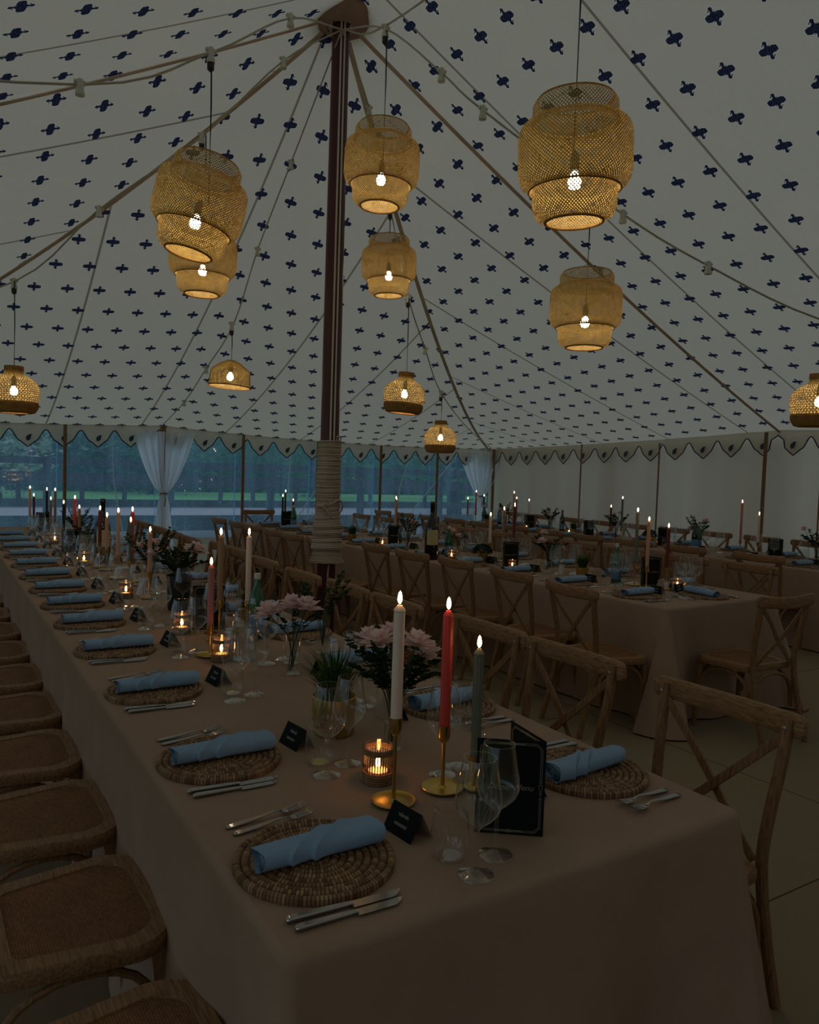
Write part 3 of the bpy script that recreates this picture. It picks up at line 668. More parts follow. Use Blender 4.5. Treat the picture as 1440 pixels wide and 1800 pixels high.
# ================================================================== CHAIRS
def make_chair():
    t = empty('cross_back_chair'); tag(t, 'chair', 'chair')
    def outline(wf, wr, yf, yr, rf, rr, n=7):
        pts = []
        for (cx, cy, r, a0) in ((wf-rf, yf-rf, rf, 0), (-(wf-rf), yf-rf, rf, PI/2), (-(wr-rr), yr+rr, rr, PI), (wr-rr, yr+rr, rr, 1.5*PI)):
            for k in range(n): a = a0+PI/2*k/(n-1); pts.append((cx+r*math.cos(a), cy+r*math.sin(a)))
        return pts
    o1, o2 = outline(.235, .20, .195, -.19, .10, .03), outline(.185, .155, .155, -.15, .08, .03)
    n = len(o1); mb = MB()
    rings = [[(x, y, .428) for x, y in o2], [(x, y, .425) for x, y in o1], [(x*1.012, y*1.012, .438) for x, y in o1], [(x*1.01, y*1.01, .455) for x, y in o1], [(x*.985, y*.985, .464) for x, y in o1], [(x*1.01, y*1.01, .464) for x, y in o2], [(x, y, .458) for x, y in o2]]
    P_ = [rings[j][i] for i in range(n) for j in range(len(rings))]
    mb.grid(P_, n, len(rings), cu=True, cv=True); seat = mb.obj('seat', M['oakr'], t)
    P_ = []; m = 6
    for i in range(n):
        for j in range(m+1):
            h = j/m; x, y = o2[i]; P_.append((x*(1-h)*1.005, y*(1-h)*1.005+.0*h, .4595+.006*math.sin(h*PI/2)-.010*h*h))
    MB().grid(P_, n, m+1, cu=True).obj('cane_panel', M['cane'], seat)
    for s in (-1, 1):
        MB().tube([(s*.19, .160, .43), (s*.197, .170, .22), (s*.205, .18, 0)], .0195, 10, scale=[1.05, .95, .72]).obj('leg', M['oak'], t)
        pts = arc([(s*.195, -.315, 0), (s*.19, -.255, .22), (s*.187, -.215, .45), (s*.196, -.222, .60), (s*.208, -.252, .76), (s*.214, -.268, .885)], 4)
        rl = MB().sweep(pts, RRECT(.0165, .0145, .5), (1, 0, 0)).obj('leg', M['oak'], t)
        MB().lathe([(0, .003), (.006, .002), (.006, -.004)], 10).obj('bolt', M['bolt'], rl)
        bo = kids(rl)[-1] if False else [c for c in bpy.data.objects if c.parent == rl][-1]; bo.location = (s*.213, -.247, .862); bo.rotation_euler = (-PI/2+.15, 0, 0)
        pts = arc([(s*.205, -.266, .835), (s*.10, -.258, .728), (0, -.236-.008*s, .622), (-s*.085, -.222, .54), (-s*.165, -.205, .462)], 4)
        MB().sweep(pts, RRECT(.0135, .0045, .4), (0, 1, 0)).obj('cross_slat', M['oak'], t)
    pts = arc([(-.262, -.272, .868), (-.20, -.284, .866), (-.10, -.304, .862), (0, -.311, .860), (.10, -.304, .862), (.20, -.284, .866), (.262, -.272, .868)], 4)
    sec = [(.0145*math.copysign(abs(math.cos(a))**.7, math.cos(a)), .036*math.copysign(abs(math.sin(a))**.6, math.sin(a))) for a in [2*PI*k/16 for k in range(16)]]
    sc_ = [1]*len(pts); sc_[0] = sc_[-1] = .55; sc_[1] = sc_[-2] = .93
    MB().sweep(pts, sec, (0, 0, 1), scale=sc_).obj('top_rail', M['oakr'], t)
    for (a, b, ax) in (((-.193, .162), (.193, .162), 0), ((-.19, -.21), (.19, -.21), 0), ((.20, .15), (.193, -.20), 1), ((-.20, .15), (-.193, -.20), 1)):
        pts = []
        for k in range(13):
            q = k/12; h = math.sin(PI*q)**.55; pts.append((a[0]+(b[0]-a[0])*(.5-.5*math.cos(PI*q)), a[1]+(b[1]-a[1])*(.5-.5*math.cos(PI*q)), .19+.222*h))
        MB().tube(pts, .0105, 8, ref=(0, 1, .2) if ax == 0 else (1, 0, .2)).obj('bent_brace', M['oak'], t)
    return t
CH = make_chair()
def chair(x, y, face, label, group): return put(CH, (x, y, 0), face, label, group)
F_E, F_W, F_N = -PI/2, PI/2, 0.0                    # facing +x, -x, +y
rnd = random.Random(5)
for k, y in enumerate([1.37, 1.97, 2.56, 3.14, 3.72, 4.30, 4.90, 5.50, 6.10, 6.72, 7.34, 7.96, 8.58, 9.2]):
    chair(.292+rnd.uniform(-.01, .01), y, F_E+rnd.uniform(-.03, .03), 'cane-seat cross-back chair on the outer side of the nearest tables, %s from their near end' % ORD[k], 'cross-back chairs on the outer side of the nearest tables')
for k, (x, y, a) in enumerate([(1.82, 1.46, .03), (1.82, 2.13, .01), (1.82, 2.66, .02), (1.76, 3.36, 0), (1.76, 3.90, .0), (1.73, 4.46, .02), (1.75, 5.17, 0), (1.79, 5.82, .0), (1.79, 6.30, 0), (1.71, 6.86, 0), (1.72, 7.44, .03), (1.72, 7.99, 0), (1.72, 8.54, 0), (1.72, 9.15, 0)]):
    chair(x, y, F_W+a, 'cross-back chair on the king pole side of the nearest tables, %s from their near end' % ORD[k], 'cross-back chairs on the king pole side of the nearest tables')
for k, (x, y, a) in enumerate([(3.62, 3.42, -.12), (3.70, 4.10, -.10), (3.72, 4.80, -.08), (3.66, 5.36, 0), (3.66, 5.97, -.03), (3.40, 6.62, 0), (3.36, 7.15, 0), (3.36, 7.65, 0), (3.36, 8.27, .02), (3.36, 8.80, 0), (3.34, 9.4, 0)]):
    chair(x, y, F_E+a, 'cross-back chair on the king pole side of the middle tables, %s from their near end' % ORD[k], 'cross-back chairs on the king pole side of the middle tables')
chair(4.33, 2.92, F_N-.06, 'cross-back chair at the near end of the middle tables, its back to the camera', 'cross-back chair at a table end')
for k in range(11):
    chair(5.36-.035*k*.62, 3.80+.62*k, F_W+rnd.uniform(-.05, .05), 'cross-back chair on the canvas wall side of the middle tables, %s from their near end' % ORD[k], 'cross-back chairs on the canvas wall side of the middle tables')
for k in range(11):
    chair(6.78+rnd.uniform(-.05, .03)-.01*k, 4.42+.66*k-(.0 if k else .1), F_E+rnd.uniform(-.05, .05), 'cross-back chair on the near side of the far table run, %s from the camera end' % ORD[k], 'cross-back chairs on the near side of the far tables')
for k in range(9):
    chair(8.42, 5.05+.66*k, F_W+rnd.uniform(-.05, .05), 'cross-back chair between the far tables and the canvas wall, %s from the camera end' % ORD[k], 'cross-back chairs between the far tables and the canvas wall')
chair(4.2, 10.75, PI, 'cross-back chair at the window end of the middle tables', 'cross-back chair at a table end')

# ================================================================== TABLE CLOTHS
TZ = .75
def cloth(x0, x1, y0, y1, rot, org, label, c0=1, c1=1, lift=0.0, FL=.11):
    """Cloth over a table x0..x1, y0..y1 in the run's frame; c0 / c1: does it drape over the y0 / y1 end."""
    r = .03; per = []
    step = .035
    def edge(ax, ay, bx, by, nx, ny, cs, ce):
        L = math.hypot(bx-ax, by-ay); n = max(2, int(L/step))
        for i in range(n):
            s = L*i/n; per.append((ax+(bx-ax)*i/n, ay+(by-ay)*i/n, nx, ny, s, L-s, cs, ce))
    def corner(cx, cy, a0, on):
        for k in range(6):
            a = a0+PI/2*k/6; per.append((cx+r*math.cos(a), cy+r*math.sin(a), math.cos(a), math.sin(a), 0, 0, on, on))
    edge(x0+r, y0, x1-r, y0, 0, -1, c0, c0); corner(x1-r, y0+r, -PI/2, c0)
    edge(x1, y0+r, x1, y1-r, 1, 0, c0, c1); corner(x1-r, y1-r, 0, c1)
    edge(x1-r, y1, x0+r, y1, 0, 1, c1, c1); corner(x0+r, y1-r, PI/2, c1)
    edge(x0, y1-r, x0, y0+r, -1, 0, c1, c0); corner(x0+r, y0+r, PI, c0)
    P_ = []; m = 14; rc = .018
    ca, sa = math.cos(rot), math.sin(rot); cxm, cym = (x0+x1)/2, (y0+y1)/2
    def W(x, y, z): return (org[0]+x*ca-y*sa, org[1]+x*sa+y*ca, z)
    for q, (x, y, nx, ny, s, e, cs, ce) in enumerate(per):
        for k in range(4):                                            # rounded edge
            if True:
                a = PI/2*k/3; px, py, pz = x-nx*rc*(1-math.sin(a)), y-ny*rc*(1-math.sin(a)), TZ-rc*(1-math.cos(a))
            P_.append(W(px, py, pz+lift))
        g = cs*math.exp(-(s/.13)**2)+ce*math.exp(-(e/.13)**2); v = cs*math.exp(-((s-.26)/.10)**2)+ce*math.exp(-((e-.26)/.10)**2)
        v2 = cs*math.exp(-((s-.50)/.12)**2)+ce*math.exp(-((e-.50)/.12)**2)
        for k in range(1, m+1):
            h = k/m; z = (TZ-rc)*(1-h)+.012*h
            fold = .012*math.sin((x+y)*7.3+1.1*math.sin(y*3))*h+.006*math.sin((x-y)*17)*h
            o_ = .022*h+g*FL*h**1.15-v*.055*h+v2*.03*h+fold
            P_.append(W(x+nx*o_, y+ny*o_, z+lift*(1-h)))
    nn, mm = len(per), 4+m; mb = MB().grid(P_, nn, mm, cu=True)
    mb.f.append(tuple(i*mm for i in range(nn)))
    o = mb.obj('tablecloth', M['cloth']); tag(o, label, 'tablecloth', 'sand tablecloths draped to the floor'); return o
W_ = 1.20
r1 = [1.11, 2.82, 3.93, 4.68, 6.50, 8.35, 10.15]
for k in range(6): cloth(.485, 1.69, r1[k], r1[k+1]+(.02 if k < 5 else 0), 0, (0, 0), 'sand cloth of the nearest table run, %s table from the camera, draped to the floor' % ORD[k], 1 if k == 0 else .12, 1 if k == 5 else .12, .0015*(5-k), .06)
R2 = math.radians(1.9); O2 = (3.885, 3.15)
for k in range(4): cloth(0, W_, 1.83*k, 1.83*(k+1)+.02, R2, O2, 'sand cloth of the middle table run, %s table from the camera, draped to the floor' % ORD[k], 1 if k == 0 else .12, 1 if k == 3 else .12, .002*(4-k))
for k in range(4): cloth(7.0, 8.2, 3.0+1.86*k, 3.0+1.86*(k+1)+.02, 0, (0, 0), 'sand cloth of the far table run by the canvas wall, %s table from the camera' % ORD[k], 1 if k == 0 else .12, 1 if k == 3 else .12, .002*(4-k))
TT = TZ+.008

# ================================================================== PLACE SETTINGS
def make_charger():
    mb = MB(); nr, nt_ = 10, 168; P_ = []
    for i in range(nt_):
        th = 2*PI*i/nt_
        for r_ in range(nr):
            kk = round(r_*9+8); br = .0004*math.cos(th*kk)
            rc_ = (r_+.5)*.0165
            for q in range(5):
                a = PI-PI*q/5; P_.append(((rc_+.0082*math.cos(a))*math.cos(th), (rc_+.0082*math.cos(a))*math.sin(th), .005+(.0082+br)*math.sin(a)+(.003 if r_ > 7 else 0)))
        rr = nr*.0165
        for q in range(4): a = -PI/2*q/3; P_.append(((rr-.001+.001*math.cos(a))*math.cos(th), (rr-.001)*math.sin(th), .005-.005*q/3))
    mb.grid(P_, nt_, nr*5+4, cu=True); mb.f.append(tuple(i*(nr*5+4)+nr*5+3 for i in range(nt_)))
    return tag(mb.obj('rattan_charger', M['coil']), 'charger', 'placemat')
def make_napkin():
    mb = MB(); nl, na = 96, 40; P_ = []
    for i in range(nl+1):
        s = i/nl*2-1; x = s*.135
        for j in range(na):
            a = 2*PI*j/na; ry = .034+.003*s; rz = .023+.002*s
            d = 0
            for k0 in (-.20, .16):                                   # two diagonal pleats across the top
                q = s-k0-.42*math.cos(a)
                if math.sin(a) > -.35: d += .0105*math.exp(-q/.17)*min(1, q/.05) if q > 0 else 0
            yy = (ry+d)*math.copysign(abs(math.cos(a))**.9, math.cos(a)); zz = (rz+d)*math.copysign(abs(math.sin(a))**.8, math.sin(a))
            if zz < -.017: zz = -.017
            P_.append((x+.006*math.cos(a*2+1)*abs(s)**6, yy, zz+.017))
    mb.grid(P_, nl+1, na, cv=True)
    for sx in (-1, 1):                                               # rolled spiral at each end
        sp = []
        for k in range(46):
            a = k*.33; q = 1-.78*k/45; sp.append((.034+.003*sx)*q*math.cos(a)); 
        G_ = []
        for k in range(46):
            a = k*.33+.4; q = 1-.80*k/45
            for dx in (0, -.02): G_.append((sx*(.134+dx), (.033+.003*sx)*q*math.cos(a), .017+max(-.016, (.022+.002*sx)*q*math.sin(a))))
        mb.grid(G_, 46, 2)
        ring = [(sx*.118, (.032)*math.cos(2*PI*j/na), .017+max(-.016, .021*math.sin(2*PI*j/na))) for j in range(na)]; b = len(mb.v); mb.v += ring; mb.f.append(tuple(range(b, b+na)))
    return tag(mb.obj('rolled_napkin', M['napkin']), 'napkin', 'napkin')
def make_knife(L=.235, blade=.105):
    t = empty('table_knife'); tag(t, 'knife', 'knife')
    pts = [(0, 0, .006), (.012, 0, .007), (.06, 0, .0065), (L-blade, 0, .006)]
    MB().sweep(arc(pts, 3), RRECT(.0072, .0042, .6), (0, 0, 1), scale=[.6, .95, 1.1, 1.12, 1.1, 1.05, 1, .95, .85, .7][:10]).obj('handle', M['steel'], t)
    b = []; n = 14
    for i in range(n+1):
        q = i/n; x = L-blade-.004+blade*q; w_ = .0095*(1-max(0, (q-.72)/.28)**2.2)+.0004
        b += [(x, .0065, .0065), (x, .0065-2*w_, .0052), (x, .0065, .0045)]
    MB().grid(b, n+1, 3, cv=True).obj('blade', M['steel'], t); return t
def make_fork(L=.195):
    t = empty('table_fork'); tag(t, 'fork', 'fork')
    pts = arc([(0, 0, .004), (.02, 0, .005), (.07, 0, .008), (.115, 0, .013), (.135, 0, .008)], 3)
    MB().sweep(pts, RRECT(.0075, .002, .5), (0, 0, 1), scale=[.6, .95, 1.05, 1.05, 1, .9, .8, .65, .5, .42, .4, .42, .5][:len(pts)]).obj('handle', M['steel'], t)
    mb = MB(); G_ = []
    for i in range(7):
        q = i/6; x = .132+.022*q; hw = .004+.0085*math.sin(q*PI/2)
        for j in range(5): v = j/4*2-1; G_.append((x, hw*v, .008-.004*math.sin(q*PI)*.6+.002*v*v))
    mb.grid(G_, 7, 5); 
    for k in range(4):
        y = (-1.5+k)*.0066; mb.sweep([(.152, y, .0085), (.17, y*1.02, .0095), (.186, y, .013), (L, y, .017)], RRECT(.0016, .0011), (0, 0, 1), scale=[1.3, 1.1, 1, .5])
    mb.obj('tined_head', M['steel'], t); return t
def glass_wine(name, ribbed):
    o = MB(); pr = [(.0, .004), (.018, .0055), (.034, .002), (.037, .0), (.036, .0025), (.018, .0085), (.006, .014), (.0042, .03), (.0038, .07), (.0045, .092), (.010, .101), (.026, .113), (.041, .130), (.0465, .148), (.0445, .172), (.038, .205), (.033, .238), (.0325, .240)]
    n = 96 if ribbed else 40
    o.lathe(pr, n, mod=(lambda t, k: 1+(.040*math.cos(t*24) if 10 <= k <= 15 else 0)) if ribbed else None, cap0=False, cap1=False)
    o.tube([(.0325*math.cos(a), .0325*math.sin(a), .24) for a in [2*PI*k/28 for k in range(28)]], .0008, 5, closed=True)
    g = o.obj(name, M['glass']); return tag(g, 'glass', 'glass')
def glass_tumbler():
    o = MB(); pr = [(0, .004), (.026, .0045), (.028, 0), (.031, .004), (.0385, .025), (.0405, .045), (.038, .075), (.0335, .103)]
    o.lathe(pr, 96, mod=lambda t, k: 1+(.022*math.cos(t*20) if 3 <= k <= 6 else 0), cap0=False, cap1=False)
    o.tube([(.0335*math.cos(a), .0335*math.sin(a), .103) for a in [2*PI*k/28 for k in range(28)]], .0008, 5, closed=True)
    return tag(o.obj('tumbler', M['glass']), 'tumbler', 'glass')
def text_mesh(txt, size, mat, parent, loc, rot, shear=.35, space=1.0):
    cu = bpy.data.curves.new('lettering', 'FONT'); cu.body = txt; cu.size = size; cu.shear = shear; cu.align_x = 'CENTER'; cu.space_character = space; cu.extrude = .00015
    tmp = bpy.data.objects.new('tmp', cu); col.objects.link(tmp); bpy.context.view_layer.update()
    me = bpy.data.meshes.new_from_object(tmp.evaluated_get(bpy.context.evaluated_depsgraph_get())); bpy.data.objects.remove(tmp)
    me.materials.clear(); me.materials.append(M[mat]); o = bpy.data.objects.new('lettering', me); col.objects.link(o)
    if parent: o.parent = parent
    o.location = loc; o.rotation_euler = rot; return o
def make_card():
    t = empty('place_card'); tag(t, 'card', 'place card')
    a = math.radians(28); h = .055; w_ = .042                     # ridge along y, dark face towards -x
    dx, dz = h*math.sin(a), h*math.cos(a)
    MB().add([(-dx, -w_, 0), (0, -w_, dz), (0, w_, dz), (-dx, w_, 0), (-dx-.0008, -w_, 0), (-.0008, -w_, dz), (-.0008, w_, dz), (-dx-.0008, w_, 0)], [(0, 1, 2, 3), (7, 6, 5, 4), (0, 4, 5, 1), (3, 2, 6, 7), (1, 5, 6, 2), (0, 3, 7, 4)]) if False else None
    mb = MB(); mb.add([(-dx, -w_, 0), (0, -w_, dz), (0, w_, dz), (-dx, w_, 0), (-dx-.0008, -w_, 0), (-.0008, -w_, dz), (-.0008, w_, dz), (-dx-.0008, w_, 0)], [(0, 1, 2, 3), (7, 6, 5, 4), (0, 4, 5, 1), (3, 2, 6, 7), (1, 5, 6, 2), (0, 3, 7, 4)])
    fr_ = mb.obj('front_leaf', M['black'], t, smooth=False)
    mb = MB(); mb.add([(dx, -w_, 0), (0, -w_, dz), (0, w_, dz), (dx, w_, 0), (dx+.0008, -w_, 0), (.0008, -w_, dz), (.0008, w_, dz), (dx+.0008, w_, 0)], [(3, 2, 1, 0), (4, 5, 6, 7), (1, 5, 4, 0), (7, 6, 2, 3), (2, 6, 5, 1), (4, 7, 3, 0)])
    mb.obj('rear_leaf', M['kraft'], t, smooth=False)
    # two short lines of pale handwriting, illegible at this size
    rr = random.Random(3)
    for row, (zc, n) in enumerate(((.033, 26), (.018, 34))):
        mb = MB(); pts = []
        for k in range(n*2):
            q = k/(n*2-1)-.5; y = q*(.030+.006*row); zz = zc+.0028*math.sin(k*1.7+row)+(.003 if k % 13 == 3 else 0)
            x = -dx*(1-zz/dz)-.0016; pts.append((x, -y, zz))
        mb.tube(pts, .00035, 4); mb.obj('handwriting', M['script'], fr_, smooth=False)
    return t
def make_menu():
    t = empty('menu_card'); tag(t, 'menu', 'menu'); w_, h = .152, .215
    def leaf(ang, name, txt):
        p = empty(name); p.parent = t; p.rotation_euler = (0, 0, ang)      # hinge at the origin, leaf along -x turned by ang
        bd = MB().box(-w_, 0, -.0006, .0006, 0, h).obj('card_sheet', M['black'], p, smooth=False)
        g = MB(); y = -.0012
        def ln(a, b, t_=.0005): g.sweep([(a[0], y, a[1]), (b[0], y, b[1])], RECT(t_, .0003), (0, 1, 0))
        for k, m_ in enumerate((.007, .0105)):
            x0, x1, z0, z1 = -w_+m_, -m_, m_, h-m_; c_ = .012-.002*k
            for a, b in (((x0+c_, z1), (x1-c_, z1)), ((x0+c_, z0), (x1-c_, z0)), ((x0, z0+c_), (x0, h*.40)), ((x0, h*.56), (x0, z1-c_)), ((x1, z0+c_), (x1, h*.40)), ((x1, h*.56), (x1, z1-c_)),
                         ((x0, z0+c_), (x0+c_*.5, z0+c_*.5)), ((x0+c_*.5, z0+c_*.5), (x0+c_, z0)), ((x1, z0+c_), (x1-c_*.5, z0+c_*.5)), ((x1-c_*.5, z0+c_*.5), (x1-c_, z0)),
                         ((x0, z1-c_), (x0+c_*.5, z1-c_*.5)), ((x0+c_*.5, z1-c_*.5), (x0+c_, z1)), ((x1, z1-c_), (x1-c_*.5, z1-c_*.5)), ((x1-c_*.5, z1-c_*.5), (x1-c_, z1))): ln(a, b)
            for x in (x0, x1):
                ln((x, h*.40), (-w_/2+(x+w_/2)*1.0, h*.40)) if False else None
                for z in (h*.40, h*.56): g.lathe([(0, .0015), (.0015, 0), (0, -.0015)], 8, (x, y, z))
        for sx in (-1, 1):
            xc = -w_/2+sx*(w_/2-.009); ln((xc-.004, h*.54), (xc, h*.42)); ln((xc+.004, h*.54), (xc, h*.42)); ln((xc-.004, h*.54), (xc+.004, h*.54))
        for z in (.0087, h-.0087):
            ln((-w_/2-.03, z), (-w_/2+.03, z)); ln((-w_/2-.008, z), (-w_/2, z+.004)); ln((-w_/2+.008, z), (-w_/2, z+.004)); ln((-w_/2-.008, z), (-w_/2, z-.004)); ln((-w_/2+.008, z), (-w_/2, z-.004))
        g.obj('gold_border', M['gold'], p, smooth=False)
        if txt: text_mesh('Dinner Menu', .019, 'gold', p, (-w_/2, -.0013, h*.475), (PI/2, 0, 0), .4)
        return p
    leaf(0, 'front_leaf', True); leaf(math.radians(-62), 'rear_leaf', False); return t
NAP, CHG, KNF, FRK = make_napkin(), make_charger(), make_knife(), make_fork()
GW, GP, GT = glass_wine('ribbed_wine_glass', True), glass_wine('wine_glass', False), glass_tumbler()
CRD = make_card()
def setting(cx, cy, rot, where, k, cut=True, glasses=True, card=True, jit=None):
    j = jit or (0, 0, 0); ca, sa = math.cos(rot), math.sin(rot); o_ = ORD[k]
    W = lambda x, y, z=0: (cx+x*ca-y*sa, cy+x*sa+y*ca, TT+z)
    put(CHG, W(0, 0), rot+k*.7, 'coiled rattan charger, %s setting from camera, %s' % (o_, where), 'rattan chargers, '+where)
    put(NAP, W(.01, .005, .0165), rot+.03+j[2], 'rolled blue napkin, %s setting from camera, %s' % (o_, where), 'blue napkins, '+where)
    if cut:
        put(KNF, W(-.135, -.172), rot-.05, 'knife nearer the charger, %s setting from camera, %s' % (o_, where), 'knives, '+where)
        put(KNF, W(-.13, -.202), rot-.03, 'knife farther from the charger, %s setting from camera, %s' % (o_, where), 'knives, '+where, .93)
        put(FRK, W(-.108, .182), rot+.06, 'fork nearer the charger, %s setting from camera, %s' % (o_, where), 'forks, '+where)
        put(FRK, W(-.112, .218), rot+.08, 'fork farther from the charger, %s setting from camera, %s' % (o_, where), 'forks, '+where)
    if glasses:
        put(GW, W(.26+j[0], -.20+j[1]), rnd.uniform(0, 6), 'ribbed wine glass, %s setting from camera, %s' % (o_, where), 'ribbed wine glasses, '+where)
        put(GP, W(.345+j[0], -.155+j[1]), rnd.uniform(0, 6), 'plain wine glass, %s setting from camera, %s' % (o_, where), 'plain wine glasses, '+where)
        put(GT, W(.255+j[1], -.115+j[0]*.5), rnd.uniform(0, 6), 'ribbed tumbler, %s setting from camera, %s' % (o_, where), 'tumblers, '+where)
    if card: put(CRD, W(.235, .02), rot+.12, 'dark tent place card, %s setting from camera, %s' % (o_, where), 'place cards, '+where, 1.18)
rnd = random.Random(11)
for k, y in enumerate([1.385, 1.995, 2.71, 3.38, 3.99, 4.54, 5.12, 5.72, 6.35, 6.98, 7.60, 8.22, 8.84]):
    setting(.665, y, 0, "nearest tables' outer side", k, jit=(0, 0, 0) if k == 0 else (-.045, -.02, rnd.uniform(-.03, .03)))
for k, y in enumerate([1.465, 2.12, 2.76, 3.39, 4.02, 4.62, 5.22, 5.82, 6.42, 7.0, 7.6, 8.2, 8.8]):
    setting(1.505, y, PI, "nearest tables' pole side", k, jit=(.0 if k else .02, 0, .05))
def T2(x, y): return (O2[0]+x*math.cos(R2)-y*math.sin(R2), O2[1]+x*math.sin(R2)+y*math.cos(R2))
for k in range(11):
    x, y = T2(.21, .42+.62*k); setting(x, y, R2, "middle tables' pole side", k, cut=k < 6, card=k < 9)
for k in range(11):
    x, y = T2(.99, .66+.62*k); setting(x, y, R2+PI, "middle tables' canvas wall side", k, cut=k < 2, card=k < 4)
x, y = T2(.66, .23); setting(x+.02, y, R2+PI/2-.12, "middle tables' end facing camera", 0, jit=(0, 0, -.1))
for k in range(10): setting(7.23, 4.3+.66*k, 0, "far tables' near side", k, cut=k < 3, card=k < 3)
for k in range(9): setting(7.97, 4.9+.66*k, PI, "far tables' wall side", k, cut=False, card=False)
# ================================================================== CANDLES
def make_candle(name, mat, L, r, fluted=True, flame=.024):
    t = empty(name); tag(t, 'candle', 'candle')
    n = 48; mod = (lambda a, k: 1+.05*math.cos(12*a)) if fluted else None
    MB().lathe([(r*.98, -.012), (r, 0), (r, L-.012), (r*.97, L-.006)], n, mod=mod, cap1=False).obj('candle_stick', M[mat], t)
    MB().lathe([(r*.97, L-.006), (r*1.06, L-.003), (r*.9, L+.002), (r*.55, L+.007), (r*.45, L+.010), (.0, L+.008)], 20).obj('melted_top', M[mat], t)
    MB().tube([(0, 0, L+.005), (.0004, 0, L+.015), (.0015, 0, L+.020)], .0011, 5).obj('wick', M['wick'], t)
    MB().lathe([(0, L+.012), (.0035, L+.016), (.0058, L+.023), (.0052, L+.031), (.0030, L+.041), (.0008, L+.012+flame*1.25), (0, L+.014+flame*1.3)], 12).obj('flame', M['flame'], t)
    return t
def make_stick(h):
    t = empty('brass_candlestick' if h > .1 else 'small_brass_candlestick'); tag(t, 'candlestick', 'candlestick'); k = 1 if h > .1 else .5
    MB().lathe([(0, .0), (.040*k, 0), (.050*k, .003), (.0535*k, .008), (.0525*k, .0095), (.047*k, .006), (.030*k, .0045), (.012, .006), (.0065, .012)], 40).obj('dish_base', M['brassl'], t)
    MB().lathe([(.0065, .010), (.0048, .03), (.0045, h-.055), (.006, h-.040)], 16).obj('stem', M['brass'], t)
    MB().lathe([(.0055, h-.045), (.012, h-.038), (.0155, h-.028), (.016, h), (.0145, h), (.0135, h-.02), (0, h-.022)], 24).obj('cup', M['brass'], t)
    return t
STK, CDL = {}, {}
def candle(x, y, top, mat, where, h=None, r=.0125, glow=True, fl=True):
    """top: height of the wax top above the floor; h: candlestick height"""
    h = .16 if h is None else h
    if h not in STK: STK[h] = make_stick(h)
    L = round((top-TT-h+.02)/.02)*.02; key = (mat, L, r)
    if key not in CDL: CDL[key] = make_candle({'wwhite': 'ivory', 'wred': 'red', 'wgreen': 'olive', 'wpink': 'pink', 'wtan': 'tan', 'wpeach': 'peach', 'wdark': 'black', 'wmaroon': 'maroon'}[mat]+'_taper_candle', mat, L, r, fl)
    put(STK[h], (x, y, TT), 0, 'brass candlestick under '+where, 'brass candlesticks on the tables')
    put(CDL[key], (x, y, TT+h-.018), rnd.uniform(0, 6), where, 'lit taper candles on the tables')
candle(.95, 1.55, 1.235, 'wwhite', 'tall ivory taper candle, nearest on the tables', .21, .0138, fl=False)
candle(1.10, 1.56, 1.20, 'wred', 'bright red fluted taper beside the nearest ivory one', .165, .0128)
candle(1.17, 1.52, 1.115, 'wgreen', 'olive fluted taper just right of the bright red one', .09, .0128)
candle(.995, 3.13, 1.12, 'wpink', 'dusty pink taper standing before the water carafe', .13)
candle(1.12, 3.40, 1.235, 'wtan', 'tan taper on a tall stem beside the carafe', .19)
candle(1.30, 3.46, 1.225, 'wwhite', 'ivory taper behind the water carafe', .16)
for x, y, z, m, wh in [(1.10, 4.64, 1.14, 'wpeach', 'short peach taper by the dark flower bucket'), (1.09, 5.50, 1.19, 'wpeach', 'peach taper left of the red one by the big bottle'), (1.14, 5.30, 1.22, 'wred', 'red taper by the big dark bottle on the nearest tables'), (1.10, 5.16, 1.165, 'wgreen', 'olive taper in front of the red one by the big bottle'),
    (1.08, 6.11, 1.17, 'wmaroon', 'maroon taper beside the shoulder of the big dark bottle'), (1.10, 5.94, 1.13, 'wpeach', 'short peach taper beside the big dark bottle'), (1.10, 7.43, 1.20, 'wred', 'tall red taper beyond the big dark bottle'), (1.12, 7.33, 1.12, 'wtan', 'tan taper beside the tall red one'), (1.05, 7.75, 1.13, 'wdark', 'black taper in the leafy flowers beyond the big bottle'),
    (1.10, 8.73, 1.21, 'wtan', 'tan taper far down the nearest tables, taller of two'), (1.08, 8.90, 1.12, 'wtan', 'tan taper far down the nearest tables, shorter of two'), (1.10, 9.40, 1.19, 'wdark', 'black taper near the far end of the nearest tables'), (1.00, 9.70, 1.12, 'wmaroon', 'maroon taper near the far end of the nearest tables'), (.98, 9.90, 1.19, 'wpeach', 'farthest peach taper on the nearest tables')]:
    candle(x, y, z, m, wh)
